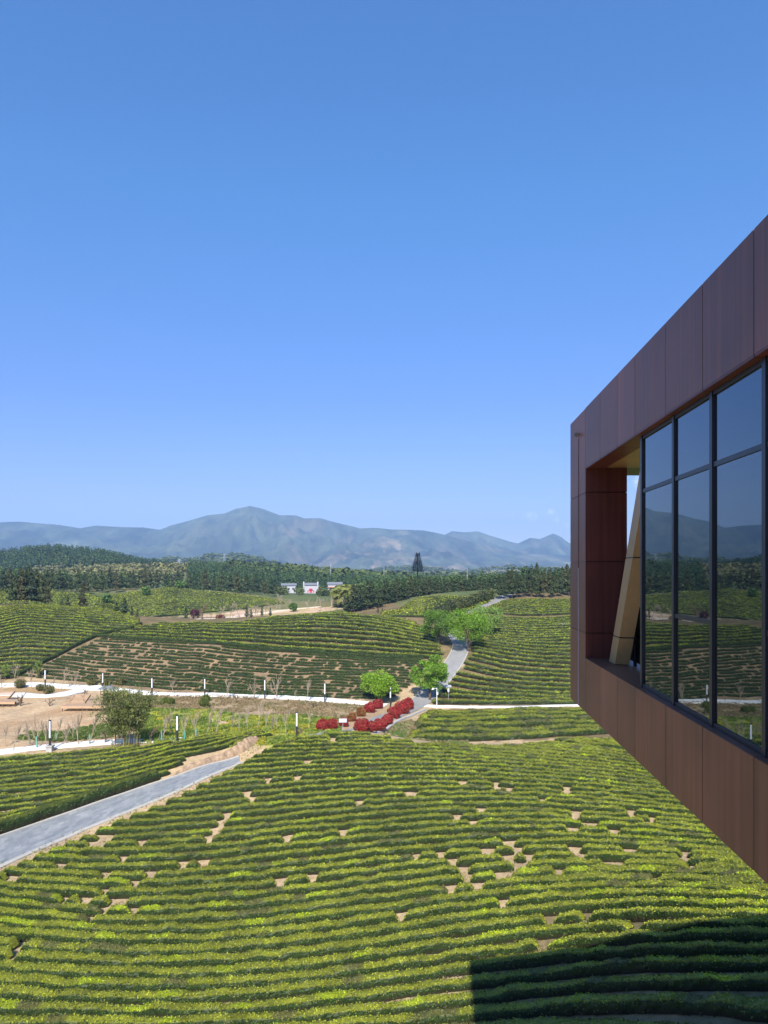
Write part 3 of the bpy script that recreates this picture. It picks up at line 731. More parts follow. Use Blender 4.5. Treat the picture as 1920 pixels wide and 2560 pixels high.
# right-hand slope above the side path
rf = [(1062,1762),(1092,1728),(1122,1694),(1150,1664),(1174,1636),(1172,1600),(1135,1566),(1160,1540),(1256,1500),(1425,1497),(1600,1496),(2050,1494),(2050,1762),(1200,1762)]
field_rows([(1060,1763),(1600,1761),(2040,1761)], [(1060,1506),(1250,1502),(1600,1497),(2040,1497)], 38, 1060, 2040, 10, rf,
  'tea rows on the slope right of the road', 'tea hedge right of the road, {} row up from the side path', .58, .78, .28, 14, dmin=(112, 118), seed0=350, stp=.6, gapfn=lambda X, d, k: np.full(len(X), k not in (27,)))
# green field across the middle
gf = [(240,1592),(345,1566),(400,1556),(560,1556),(700,1540),(850,1529),(1000,1546),(1090,1572),(1115,1640),(1090,1646),(900,1639),(700,1626),(500,1606),(300,1594)]
field_rows([(230,1594),(500,1608),(800,1634),(1130,1652)], [(230,1530),(450,1550),(650,1540),(850,1527),(1000,1544),(1130,1575)], 12, 230, 1124, 8, gf,
  'tea rows above the sparse field', 'dense tea hedge above the sparse field, {} row up from it', .58, .80, .3, 12, dmin=(130, 135), seed0=400, stp=.6, lime=.12)
# sparse brown field
sf = [(246,1595),(300,1596),(500,1609),(700,1629),(900,1642),(1092,1647),(1075,1672),(1035,1705),(985,1742),(810,1748),(600,1740),(380,1720),(250,1710),(100,1696),(46,1690)]
def sparse_gap(X, d, k):
    a = vnoise1(X/.8+k*31.7, 5+k); b = fbm2(X/9, d/9, 61, 3)
    c = vnoise1(X/.55+k*17.3, 9+k)
    return (a < .93-.16*(b-.5)) & (c < .94)
field_rows([(0,1690),(250,1709),(380,1722),(600,1738),(830,1747),(1080,1752)], [(0,1572),(240,1594),(500,1608),(700,1628),(900,1641),(1080,1648)], 16, 30, 1100, 2, sf,
  'sparse tea rows in bare soil', 'broken dark tea hedge in bare soil, {} row up from the lamps', .37, .50, .22, 26, flush=.16, dmin=(112, 118), gapfn=sparse_gap, seed0=430, stp=.3, lime=.02, dull=.2)
for hb, lab_ in (([(44,1690),(100,1662),(170,1626),(238,1592)], 'dark boundary hedge climbing between the left hill and the sparse field'), ([(238,1592),(300,1596),(500,1609),(700,1629),(900,1642),(1060,1647)], 'long dark boundary hedge between the sparse field and the dense field above'), ([(238,1592),(290,1580),(330,1572),(352,1562)], 'short dark hedge line running up over the rim of the left hill')):
    q_ = spline(pts(*hb, dmin=120), 60)[:, :2]
    tag(link('boundary_hedge', row_mesh('boundary_hedge', np.concatenate([q_, np.full((60, 1), .8)], 1), None, .75, .25, 20, len(lab_), .12, 0, .4)), lab_, 'hedge', 'dark boundary hedges')
# hill on the left
lf = [(-200,1530),(0,1516),(60,1506),(130,1502),(250,1512),(345,1546),(356,1566),(236,1590),(36,1692),(-200,1730)]
field_rows([(-200,1712),(0,1700),(200,1700),(370,1700)], [(-200,1530),(0,1522),(75,1508),(250,1514),(370,1548)], 24, -200, 355, 8, lf,
  'tea rows on the left hill', 'long tea hedge on the left hill, {} row up from its foot', .58, .82, .3, 12, dmin=(115, 125), seed0=460, stp=.6, lime=.1)
# far fields: too small to count
mes = field_rows([(930,1552),(1020,1552),(1250,1545)], [(930,1520),(1000,1502),(1100,1486),(1250,1496)], 18, 930, 1245, 8, [(940,1550),(955,1522),(1040,1494),(1100,1487),(1235,1499),(1160,1535),(1090,1556)],
  None, '', .6, .85, .45, 4, stuff=True, dmin=(172, 180), seed0=500, stp=1.2)
mes += field_rows([(0,1510),(330,1548),(400,1548),(720,1530)], [(0,1475),(120,1477),(260,1492),(420,1469),(600,1484),(720,1500)], 30, -60, 720, 8,
  [(-60,1512),(60,1508),(330,1545),(480,1535),(640,1518),(715,1508),(700,1500),(600,1486),(420,1468),(260,1491),(120,1476),(-60,1472)],
  None, '', .55, .85, .5, 3, stuff=True, dmin=(212, 225), seed0=540, stp=1.4)
obs = [link('tea_rows_far', m_) for m_ in mes]
if obs:
    Vv, Ff, Cc, nn = [], [], [], 0
    for m_ in mes:
        v = np.empty(len(m_.vertices)*3, dtype=np.float32); m_.vertices.foreach_get('co', v); v = v.reshape(-1, 3)
        c = np.empty(len(m_.vertices)*4, dtype=np.float32); m_.attributes['tint'].data.foreach_get('color', c); c = c.reshape(-1, 4)[:, :3]
        li = np.empty(len(m_.loops), dtype=np.int32); m_.loops.foreach_get('vertex_index', li)
        lt = np.empty(len(m_.polygons), dtype=np.int32); m_.polygons.foreach_get('loop_total', lt)
        ls = np.empty(len(m_.polygons), dtype=np.int32); m_.polygons.foreach_get('loop_start', ls)
        q = lt == 4; Ff.append((li[ls[q][:, None]+np.arange(4)])+nn); Vv.append(v); Cc.append(c); nn += len(v)
    for o in obs: bpy.data.objects.remove(o)
    tag(link('tea_rows', mesh_np('tea_rows', np.vstack(Vv), [np.vstack(Ff)], M['tea'], np.vstack(Cc))), 'distant tea rows in the valley and beside the upper road', 'tea rows', kind='stuff')

# ------------------------------------------------------------------ sandy cut bank beside the slate path
def bank():
    n, m = 90, 14
    foot = spline(np.vstack([offset(SL, -.45)[4:], [at(622, 85.5)[:2]], [at(655, 88)[:2]]]), n)
    T = np.gradient(foot, axis=0); T /= np.linalg.norm(T, axis=1)[:, None]; Nn = np.stack([-T[:, 1], T[:, 0]], -1)
    u = np.linspace(0, 1, n); wd = np.interp(u, [0, .3, .6, 1], [.5, .9, 1.35, 1.1])*(.7+.6*vnoise1(u*16, 4)); ht = np.interp(u, [0, .2, .5, .85, 1], [.1, .4, .85, .8, .15])*(.75+.5*vnoise1(u*10, 8))
    f = np.linspace(0, 1, m)
    P = np.empty((n, m, 3)); P[..., :2] = foot[:, None] + Nn[:, None]*(wd[:, None]*f[None])[..., None]
    z = ground(P[..., 0], P[..., 1]); prof = np.interp(f, [0, .08, .3, .62, .85, 1], [-.15, .25, .75, 1, .8, -.25])
    P[..., 2] = z + ht[:, None]*prof[None] + (fbm2(P[..., 0]*2.4, P[..., 1]*2.4, 3)-.5)*.7*np.sin(np.pi*f)[None]
    P[..., :2] += (Nn[:, None]*((vnoise1(u*50, 5)-.5)*.25)[:, None, None])*np.sin(np.pi*f)[None, :, None]
    i, j = np.meshgrid(np.arange(n-1), np.arange(m-1), indexing='ij')
    Fq = np.stack([i*m+j, (i+1)*m+j, (i+1)*m+j+1, i*m+j+1], -1).reshape(-1, 4)
    o = link('earth_bank', mesh_np('earth_bank', P.reshape(-1, 3), Fq, M['bank'], smooth=True)); tag(o, kind='structure')
bank()

# ------------------------------------------------------------------ retaining wall by the red bushes
wallc = np.array([at(px, D)[:2] for px, D in [(905,92.5),(935,96.5),(962,100),(995,106.5),(1032,113.5)]])
def rwall():
    n = 40; A_ = spline(offset(rc[1:6], 2.15), n)[:30]; B_ = spline(offset(rc[1:6], 2.6), n)[:30]; n = 30
    V = []; 
    zt = ground(A_[:, 0], A_[:, 1])
    for k in range(n):
        z1 = zt[k]+.18; z0 = ground(B_[k, 0], B_[k, 1])-1.6
        V += [(*A_[k], z0), (*A_[k], z1), (*B_[k], z1), (*B_[k], z0)]
    V = np.array(V); q = np.arange(n-1)[:, None]*4
    Fq = np.vstack([np.hstack([q+a, q+4+a, q+4+(a+1) % 4, q+(a+1) % 4]) for a in range(4)])
    caps = np.array([[3, 2, 1, 0], [(n-1)*4, (n-1)*4+1, (n-1)*4+2, (n-1)*4+3]])
    tag(link('retaining_wall', mesh_np('retaining_wall', V, np.vstack([Fq, caps]), M['grey_concrete'])), 'low grey retaining wall along the road below the red bushes', 'wall')
rwall()

# ------------------------------------------------------------------ plants
def lens_tree(name, wpx, hpx, seed):
    pass
def branch_tree(mb, base, h, r, levels, nb, spread, seed, col=None, k=5, upw=.5):
    """recursive bare limbs into mb; returns tip points"""
    rs = np.random.default_rng(seed); tips = []
    def grow(p, d, L, rad, lev):
        n = 5; P = [p]; q = np.array(p, float); dd = np.array(d, float)
        for i in range(n):
            dd = dd + rs.normal(0, .10, 3) + np.array([0, 0, .05*upw]); dd /= np.linalg.norm(dd)
            q = q + dd*L/n; P.append(q.copy())
        mb.tube(P, np.maximum(np.linspace(rad, rad*.55, n+1), .021), k if lev > 1 else 4, cap=False)
        if lev == 0: tips.append(q); return
        for i in range(nb):
            a = rs.random()*6.28; s = spread*(.6+.6*rs.random())
            u = np.cross(dd, [0.3, .5, .8]); u /= np.linalg.norm(u); w = np.cross(dd, u)
            nd = dd*math.cos(s) + (u*math.cos(a+i*6.28/nb) + w*math.sin(a+i*6.28/nb))*math.sin(s)
            nd[2] += .15*upw; nd /= np.linalg.norm(nd)
            j = int(rs.integers(2, n+1)); grow(P[j], nd, L*(.55+.25*rs.random()), rad*.5, lev-1)
        tips.append(q)
    grow(base, (0, 0, 1), h*.5, r, levels)
    return np.array(tips)

def broadleaf(loc, h, w, label, seed, c0=(.16, .30, .025), c1=(.07, .14, .02), leafsize=.26, nl=9000, name='leafy_tree', trunk_split=2, group=None):
    rs = np.random.default_rng(seed)
    root = empty(name, loc); tag(root, label, 'tree', group)
    mb = MB()
    th = h*.32
    for t in range(trunk_split):
        a = t*2.4+seed; lean = .18
        mb.tube([(0.12*t, 0, -.3), (.12*t+.05*math.cos(a), .05*math.sin(a), th*.5), (math.cos(a)*lean*th, math.sin(a)*lean*th, th*1.2)], [.17*h/7, .14*h/7, .10*h/7], 7)
    cc = []
    nc = 34
    for i in range(nc):
        u = rs.normal(0, 1, 3); u /= np.linalg.norm(u); rr = .45+.55*rs.random()**.5
        p = np.array([u[0]*w*.5*rr, u[1]*w*.5*rr, h*.62 + u[2]*h*.36*rr]); p[2] = max(p[2], h*.2)
        cc.append((p, w*(.10+.10*rs.random())))
    for p, r in cc[:14]:
        a = rs.random()*6.28; s = np.array([.15*math.cos(a), .15*math.sin(a), th*(.7+.4*rs.random())])
        mid = (s+p)/2+rs.normal(0, .12, 3)
        mb.tube([s, mid, p], [.07*h/7, .045*h/7, .02], 5, cap=False)
    mb.build('trunk', M['bark'], root, smooth=True)
    per = nl//nc; P = []; C = []; Nn = []
    for p, r in cc:
        g = rs.normal(0, 1, (per, 3)); g /= np.linalg.norm(g, axis=1)[:, None]; rad = r*(.35+.75*rs.random((per, 1))**.6)
        q = p + g*rad*np.array([1.1, 1.1, .85]); P.append(q); Nn.append(g*.5+np.array([0, 0, .5]))
        t = rs.random((per, 1))*.6 + .4*rs.random()
        C.append(np.array(c1)*(1-t)+np.array(c0)*t)
    V, Fq, Cc = leaves(np.vstack(P), np.vstack(Nn), leafsize*(.6+.8*rs.random(len(np.vstack(P)))), np.vstack(C), .7, .65)
    link('crown', mesh_np('crown', V, Fq, M['leaf'], Cc), root)
    return root

# roadside trees (each placed on the ground, height and width in metres)
def px2m(px, D): return px*D/F
for px, D, wpx, hpx, lab, sd, c0, c1 in [
  (950, 118.5, 92, 74, 'round bright lime-green tree beside the red bushes and the white path', 1, (.27, .43, .02), (.13, .24, .02)),
  (1074, 120.5, 80, 112, 'green tree with forked trunk at the road junction next to the camera pole', 2, (.22, .38, .03), (.09, .18, .02)),
  (1096, 146, 90, 92, 'darker shaggy tree on the left side of the climbing road', 3, (.18, .31, .04), (.07, .14, .02)),
  (1170, 142, 104, 102, 'bright green roadside tree right of the shaggy darker tree', 4, (.24, .40, .03), (.09, .19, .02)),
  (1219, 157, 80, 80, 'pale thin-leaved green tree highest up among the roadside trees', 5, (.26, .38, .08), (.14, .23, .06))]:
    broadleaf(at(px, D), px2m(hpx, D), px2m(wpx, D), lab, sd, c0, c1, nl=8500 if sd != 5 else 5000, group='roadside trees')
for px, D, wpx, hpx, lab, sd in [(365, 300, 24, 24, 'small round pale green tree standing alone in the valley tea field', 11), (267, 262, 22, 26, 'small pale green tree in the field right of the dark fir', 12), (450, 331, 26, 20, 'small light green tree at the foot of the forest strip', 13),
  (732, 250, 20, 20, 'small dark green tree beside the dirt track', 14)]:
    broadleaf(at(px, D), px2m(hpx, D), px2m(wpx, D), lab, sd, (.16, .27, .06), (.07, .13, .04), leafsize=.6, nl=1500, trunk_split=1)

# red round bushes
def ball_bush(name, loc, r, label, cat, group, cols, seed, leafsize=.16, n=2600, hf=.95):
    rs = np.random.default_rng(seed)
    root = empty(name, loc); tag(root, label, cat, group)
    mb = MB()
    for i in range(4):
        a = i*1.6+seed; mb.tube([(0, 0, -.15), (.12*math.cos(a), .12*math.sin(a), r*.4), (.4*r*math.cos(a), .4*r*math.sin(a), r*.9)], [.05, .04, .02], 5)
    mb.build('stem', M['bark'], root)
    g = rs.normal(0, 1, (n, 3)); g /= np.linalg.norm(g, axis=1)[:, None]
    lum = 1+.16*(fbm2(g[:, 0]*2.2+seed*3, g[:, 2]*2.2+g[:, 1]*1.7, seed)-.5)*4
    rad = r*(.72+.30*rs.random(n)**.5)*lum
    P = g*rad[:, None]; P[:, 2] = P[:, 2]*hf + r*hf*1.0
    P = P[P[:, 2] > .1]; g2 = (P-np.array([0, 0, r*hf])); g2 /= np.linalg.norm(g2, axis=1)[:, None]
    t = rs.random((len(P), 1)); pick = rs.random(len(P))
    c = np.array(cols[0])*(1-t)+np.array(cols[1])*t; k = pick < .36; c[k] = np.array(cols[2])*(.7+.6*rs.random((k.sum(), 1)))
    V, Fq, C = leaves(P, g2, leafsize*(.6+.8*rs.random(len(P))), c, .5, .6)
    # inner twiggy mass
    u = np.linspace(0, np.pi, 9); v = np.linspace(0, 2*np.pi, 14, endpoint=False)
    U, W = np.meshgrid(u, v, indexing='ij')
    S_ = np.stack([np.sin(U)*np.cos(W), np.sin(U)*np.sin(W), np.cos(U)], -1).reshape(-1, 3)*r*.74*(1+rs.normal(0, .05, (9*14, 1)))
    S_[:, 2] = S_[:, 2]*hf + r*hf; i, j = np.meshgrid(np.arange(8), np.arange(14), indexing='ij')
    Fs = np.stack([i*14+j, (i+1)*14+j, (i+1)*14+(j+1) % 14, i*14+(j+1) % 14], -1).reshape(-1, 4)
    V2, Fl, C2 = merge([(V, Fq, C), (S_, Fs, np.tile(np.array(cols[1])*.55, (len(S_), 1)))])
    link('crown', mesh_np('crown', V2, Fl, M['leaf'], C2), root)
    return root
RED = ((.52, .025, .035), (.24, .012, .020), (.26, .08, .04)); ORG = ((.40, .09, .03), (.20, .05, .02), (.17, .16, .03))
posr = ['nearest', 'second', 'third', 'fourth', 'fifth', 'sixth', 'farthest']
for i, (px, py, r, D) in enumerate([(904,1819,19,92.0),(928,1812,13.5,94.5),(951,1808,15,97.5),(969,1798,13.5,101.5),(985,1789,16,106),(1005,1779,17,110.5),(1019,1768,15.5,114.5)]):
    rm = px2m(r, D)*1.04; zc = -(py-HY)/F*D
    loc = Vector(((px-CX)/F*D, D, zc - rm*.95)); g = float(ground(loc.x, loc.y)); loc.z = max(min(loc.z, g+.25), g-.15)
    ball_bush('red_bush', loc, rm, f'round red-leaved bush on the retaining wall side of the road, {posr[i]} to the viewer', 'bush', 'red bushes on the wall side', RED, 20+i)
for i, (px, py, r, D, c) in enumerate([(806,1814,16,95,RED),(830,1810,14,96.5,RED),(859,1805,11.5,99,RED),(880,1796,11.5,103,ORG),(903,1788,12,106.5,ORG),(925,1777,14,111,RED),(944,1768,13,114.5,RED)]):
    rm = px2m(r, D)*1.04; zc = -(py-HY)/F*D
    loc = Vector(((px-CX)/F*D, D, zc - rm*.95)); g = float(ground(loc.x, loc.y)); loc.z = max(min(loc.z, g+.25), g-.15)
    ball_bush('red_bush', loc, rm, f'round {"orange and green" if c is ORG else "dark red"} bush on the grass side of the road, {posr[i]} to the viewer', 'bush', 'red bushes on the grass side', c, 40+i)
GRN = ((.13, .19, .02), (.05, .09, .015), (.16, .16, .03))
for px, py, rpx, lab in [(414,1752,9,'small clipped green ball bush, left of a pair on the brown slope'),(428,1754,9,'small clipped green ball bush, right of a pair on the brown slope'),
   (511,1757,13,'wide low green ball bush below the lamp on the brown slope'),(515,1745,9,'small green ball bush right behind the wide low one')]:
    p = unproj([px], [py+rpx*.9], 95)[0]
    ball_bush('green_bush', Vector(p), px2m(rpx, p[1]), lab, 'bush', 'clipped green bushes on the slope', GRN, int(px), leafsize=.15, n=1500)

# bamboo clump
def bamboo(loc, h, w):
    rs = np.random.default_rng(5)
    root = empty('bamboo_clump', loc); tag(root, 'tall feathery bamboo clump by the white path among bare saplings', 'bamboo')
    P = []; Nn = []; C = []
    for i in range(34):
        a = rs.random()*6.28; r0 = 1.55*math.sqrt(rs.random()); b = np.array([r0*math.cos(a)*1.1+.15, r0*math.sin(a)*.7, 0])
        hh = h*(.60+.52*rs.random()); bend = w*.40*(rs.random()**.7); ba = a+rs.normal(0, .6)
        t = np.linspace(0, 1, 9)
        pth = np.stack([b[0]+bend*np.cos(ba)*t**2.2, b[1]+bend*np.sin(ba)*t**2.2, hh*(t-.12*t**4)-.2*(1-t)], -1)
        mb = MB(); mb.tube(pth, np.linspace(.045, .012, 9), 5, col=(.30, .25, .09) if rs.random() < .6 else (.16, .20, .06))
        mb.build('culm', M['leaf'], root, tint=True)
        for q in range(26):
            tt = .30+.70*rs.random()**.8; c = np.array([np.interp(tt, t, pth[:, d]) for d in range(3)])
            n = 13; off = rs.normal(0, 1, 3)*np.array([.46, .46, .22]); g = c+off+rs.normal(0, .20, (n, 3)); P.append(g); Nn.append(np.tile([off[0], off[1], .3], (n, 1)))
            s = rs.random(); C.append((np.array((.075, .105, .028))*(1-s)+np.array((.22, .235, .065))*s)*(.7+.6*rs.random((n, 1))))
    P = np.vstack(P)
    V, Fq, Cc = leaves(P, np.vstack(Nn), .30*(.6+.8*rs.random(len(P))), np.vstack(C), .8, .32, -.1)
    link('foliage', mesh_np('foliage', V, Fq, M['leaf'], Cc), root)
pb = unproj([310], [1866], 70)[0]
bamboo(Vector(pb), px2m(158, pb[1]), px2m(132, pb[1]))

# bare saplings: four shapes, copied
SAP = []
for s in range(5):
    root = empty('bare_sapling', (0, 0, 0)); mb = MB()
    branch_tree(mb, (0, 0, -.2), 4.2, .065, 2 if s != 3 else 2, 5, .38 if s != 4 else .6, 60+s, upw=1.2)
    mb.build('branches', M['twig'], root)
    SAP.append(root)
wrap = MB()
for a in range(3): wrap.tube([(.55*math.cos(a*2.1), .55*math.sin(a*2.1), -.1), (.04*math.cos(a*2.1), .04*math.sin(a*2.1), 1.25)], .022, 4)
wrap_me = wrap.mesh('stake', M['twig'])
wr = MB(); wr.tube([(0, 0, .1), (0, 0, 1.3)], [.10, .07], 7); wr_me = wr.mesh('trunk_wrap', M['green_wrap'])
used = [False]*5
def sapling(px, py, toppx, sd, label, dmin, wrapd=False, dark=False, group='bare saplings by the lower path'):
    p = unproj([px], [py], dmin)[0]; h = px2m(py-toppx, p[1])
    k = sd % 5
    o = copy_tree(SAP[k])
    o.location = Vector(p); sc = h/4.3; o.scale = (sc*1.0, sc*1.0, sc); o.rotation_euler = (0, 0, sd*1.3)
    tag(o, label, 'sapling', group)
    if wrapd:
        for me_, nm in ((wrap_me, 'stake'), (wr_me, 'trunk_wrap')): link(nm, me_, o)
    return o
low = [(34,1878,1797,0),(74,1860,1790,1),(92,1869,1775,1),(118,1867,1783,0),(158,1863,1785,0),(166,1860,1795,0),(197,1861,1766,0),(224,1861,1775,1),(404,1853,1764,1),(461,1851,1769,1),(491,1849,1764,1),(540,1834,1756,0),(619,1826,1753,0),(642,1824,1751,0),(693,1824,1772,0),(715,1836,1764,0),
  (16,1866,1800,0),(56,1852,1792,0),(140,1852,1786,1),(182,1848,1788,0),(425,1836,1766,0),(516,1838,1772,0),(578,1822,1766,0),(598,1830,1768,0),(664,1820,1770,0),(676,1832,1766,0),(770,1822,1776,0)]
low.sort()
for i, (px, py, tp, wd) in enumerate(low):
    nm = 'leftmost' if i == 0 else 'rightmost' if i == len(low)-1 else ordinal(i+1)+' from the left'
    sapling(px, py, tp, i, f'bare {"green-wrapped " if wd else ""}sapling behind the lower white path, {nm}', 76, bool(wd))
upp = [(4,1719,1664),(37,1698,1646),(80,1722,1664),(130,1722,1690),(152,1724,1664),(175,1722,1700),(187,1722,1668),(433,1737,1692),(462,1746,1720),(564,1749,1690),(634,1749,1684),(692,1754,1676),(739,1749,1720),(763,1757,1695)]
nu_ = ['leftmost'] + [ordinal(i) + ' from the left' for i in range(2, 14)] + ['rightmost']
for i, (px, py, tp) in enumerate(upp):
    sapling(px, py, tp, i+3, f'bare grey sapling along the upper white path, {nu_[i]}', 112, False, group='bare saplings by the upper path')
# gnarled dark little trees
GN = []
for s in range(3):
    root = empty('gnarled_tree', (0, 0, 0)); mb = MB()
    branch_tree(mb, (0, 0, -.2), 2.3, .13, 2, 4, .75, 80+s, upw=.2)
    mb.build('branches', M['bark'], root); GN.append(root)
gl_ = [(51,1765,1728,'dark bare bushy tree below the white loop path, left of two'),(124,1765,1732,'dark bare bushy tree below the white loop path, right of two'),(210,1753,1718,'thin dark bare tree left of the wooden deck'),
  (591,1757,1733,'gnarled leafless dwarf tree in the middle of the brown slope'),(783,1770,1742,'gnarled leafless dwarf tree on the brown slope near the lime-green tree'),(263,1857,1815,'dark twisted bare tree at the left foot of the bamboo'),(377,1855,1812,'dark twisted bare tree on the meadow right of the bamboo'),(752,1838,1802,'dark twisted bare tree behind the rightmost near lamp')]
for i, (px, py, tp, lab) in enumerate(gl_):
    p = unproj([px], [py], 78 if py > 1800 else 100)[0]; o = copy_tree(GN[i % 3])
    o.location = Vector(p); sc = px2m(py-tp, p[1])/2.0; o.scale = (sc, sc, sc); o.rotation_euler = (0, 0, i*1.1); tag(o, lab, 'tree', 'gnarled bare trees')
# small leafy shrubs on the sand island
for px, py, r, lab in [(100,1727,10,'tousled olive shrub on the island inside the white loop path'),(122,1735,14,'broad yellow-green shrub on the island inside the loop path'),(228,1714,12,'yellow-green young shrub behind the wooden deck'),(262,1716,11,'olive shrub right beside the small dark pavilion'),(300,1712,12,'pale yellow shrub below the dark tea rows'),(50,1720,14,'low spreading brownish pine on the sand by the loop path')]:
    p = unproj([px], [py], 100)[0]
    ball_bush('shrub', Vector(p), px2m(r, p[1]), lab, 'shrub', 'shrubs on the sand', ((.16, .17, .04), (.09, .10, .03), (.22, .16, .06)), int(px)+7, leafsize=.22, n=600, hf=.8)
for px, py, hpx, lab in [(95,1695,44,'thin young tree with lime leaves at the corner of the left hill'),(14,1700,40,'thin young tree with lime leaves at the left edge')]:
    p = unproj([px], [py], 100)[0]
    broadleaf(Vector(p), px2m(hpx, p[1]), px2m(22, p[1]), lab, int(px), (.22, .30, .05), (.12, .17, .04), leafsize=.2, nl=900, trunk_split=1)

# ------------------------------------------------------------------ conifers
def conifer_parts(h, w, seed, n=420, bare=.16, c0=(.030, .055, .022), c1=(.075, .105, .040), ragged=.3, leaf=.9):
    rs = np.random.default_rng(seed)
    mb = MB(); mb.tube([(0, 0, -.4), (0, 0, h*.5), (0, 0, h*.97)], [.028*h**.8*.6, .02*h**.8*.6, .02], 6)
    tr = mb.mesh('trunk', M['bark'])
    t = bare+(1-bare)*rs.random(n)**1.15
    env = (1-t)**.75*(.55+.45*np.minimum((t-bare)/.15, 1))
    tier = .75+.35*np.sin(t*h*2.4+seed)
    a = rs.random(n)*6.283; lob = 1+ragged*np.sin(a*3+t*9+seed)
    r = w*.5*env*tier*lob*(.45+.6*rs.random(n)**.5)+.05
    P = np.stack([r*np.cos(a), r*np.sin(a), t*h-.12*r], -1)
    Nn = np.stack([np.cos(a)*.6, np.sin(a)*.6, np.full(n, .75)], -1)
    s = rs.random((n, 1)); C = np.array(c0)*(1-s)+np.array(c1)*s
    V, Fq, Cc = leaves(P, Nn, leaf*(.5+.7*rs.random(n))*(.6+.6*env), C, .35, .7)
    return tr, mesh_np('crown', V, Fq, M['conifer'], Cc), (V, Fq, Cc)
CT = [((.022, .040, .017), (.060, .085, .032)), ((.028, .045, .018), (.085, .105, .038)), ((.024, .038, .020), (.052, .076, .036)), ((.038, .044, .019), (.088, .090, .036))]
PINE = [conifer_parts(11, 5.6, 100+s, 1300, bare=.20, ragged=.4, leaf=.8, c0=CT[s][0], c1=CT[s][1]) for s in range(4)]
FIR = [conifer_parts(9.5, 3.4, 120+s, 520, bare=.12, leaf=.7, c0=CT[s][0], c1=CT[s][1]) for s in range(4)]
def place_conifer(kind, loc, h, label, group, sd, base_h, name='pine_tree', wide=1.0):
    tr, cr, _ = kind[sd % 4]
    s = h/base_h
    root = empty(name, loc, sd*1.7, (s*wide, s*wide, s)); tag(root, label, 'tree', group)
    link('trunk', tr, root); link('crown', cr, root)
    return root
# clump on the left hill
cl_px = [28, 38, 47, 55, 62, 70, 78, 86, 95, 104, 113, 120, 66, 90]
for i, px in enumerate(cl_px):
    D = 196+(i*37 % 11)*.9; hp = 78+((i*53) % 23)-(abs(px-70)*.35)
    place_conifer(PINE, at(px, D), px2m(hp, D), 'dark pine in the tight clump on top of the left hill', 'pines in the hilltop clump', i, 11, wide=.85)
for px, D, hp, lab, wide in [(207, 197, 64, 'lone dark fir standing right of the hilltop pine clump', 1.5), (170, 200, 30, 'small dark fir between the pine clump and the lone fir', 1.7), (155, 200, 20, 'low dark fir sapling right beside the pine clump', 2),
   (312, 188, 42, 'dark fir at the valley edge, tallest of its little group', 1.7), (292, 189, 28, 'small dark fir left in the valley edge group', 1.9), (330, 187, 24, 'small dark fir in the valley edge group, beside the tallest', 1.6), (343, 186, 20, 'smallest dark fir of the valley edge group, right end', 1.6), (258, 196, 14, 'tiny dark fir alone on the rim of the left hill', 1.6),
   (465, 212, 40, 'dark narrow tree left of the dirt track bend', 1.3), (617, 182, 34, 'dark narrow conifer on the rim of the green field', 1.2), (628, 182, 22, 'small conifer right beside the dark narrow one', 1.5), (655, 182, 30, 'slim dark conifer midway along the field rim', 1.1), (676, 181, 22, 'short dark conifer at the right end of the field rim', 1.4),
   (1040, 176, 14, 'small dark fir left of the upper road', 1.5), (1065, 176, 26, 'taller dark conifer left of the upper road', 1.2), (1075, 177, 22, 'reddish dark conifer next to the upper road bend', 1.5), (993, 186, 12, 'low dark bush-like fir on the crest field', 2), (945, 190, 16, 'small fir at the edge of the mid forest', 1.6), (956, 190, 14, 'smaller fir at the edge of the mid forest', 1.6)]:
    place_conifer(FIR, at(px, D), px2m(hp, D), lab, None, int(px), 9.5, 'fir_tree', wide)
# front rows of the woods
def treeline(pl, n, hpx, kind, bh, label, group, sd, depth=6, wide=1.0, name='pine_tree'):
    q = np.linspace(0, 1, n); a = np.array(pl, float); t = np.linspace(0, 1, len(a))
    for i in range(n):
        f = min(max(q[i]+rng.normal(0, .25/n), 0), 1)
        px = np.interp(f, t, a[:, 0]); D = np.interp(f, t, a[:, 1]) + rng.random()*depth
        hh = np.interp(f, t, a[:, 2])*(.66+.52*rng.random())
        place_conifer(kind, at(px, D), px2m(hh, D), label, group, sd+i, bh, name, wide*(.9+.3*rng.random()))
treeline([(1248,202,54),(1300,203,58),(1350,203,62),(1440,203,70)], 22, 70, PINE, 11, 'tall dark pine in the row along the top of the right slope', 'pines above the right slope', 200, depth=5, wide=.8)
treeline([(1262,212,60),(1440,212,70)], 12, 70, PINE, 11, 'tall dark pine in the row along the top of the right slope', 'pines above the right slope', 700, depth=5, wide=.8)
treeline([(862,228,56),(900,230,66),(950,232,62),(1000,236,54),(1060,246,44),(1110,262,36)], 34, 80, FIR, 9.5, 'dark fir on the front edge of the wood behind the telecom tower field', 'firs on the edge of the mid wood', 240, depth=7, name='fir_tree', wide=1.25)
treeline([(1110,262,34),(1170,262,36),(1246,250,42)], 14, 60, FIR, 9.5, 'dark fir in the gap wood between tower and right pines', 'firs in the gap wood', 290, depth=6, name='fir_tree', wide=1.25)
treeline([(-40,262,56),(20,262,64),(110,292,50),(180,300,52),(260,306,56),(340,322,52),(420,338,50),(520,340,48),(620,340,46),(690,345,44)], 44, 50, PINE, 11, 'dark pine in the long strip of wood behind the valley field', 'pines in the strip behind the valley', 310, depth=12, wide=.95)

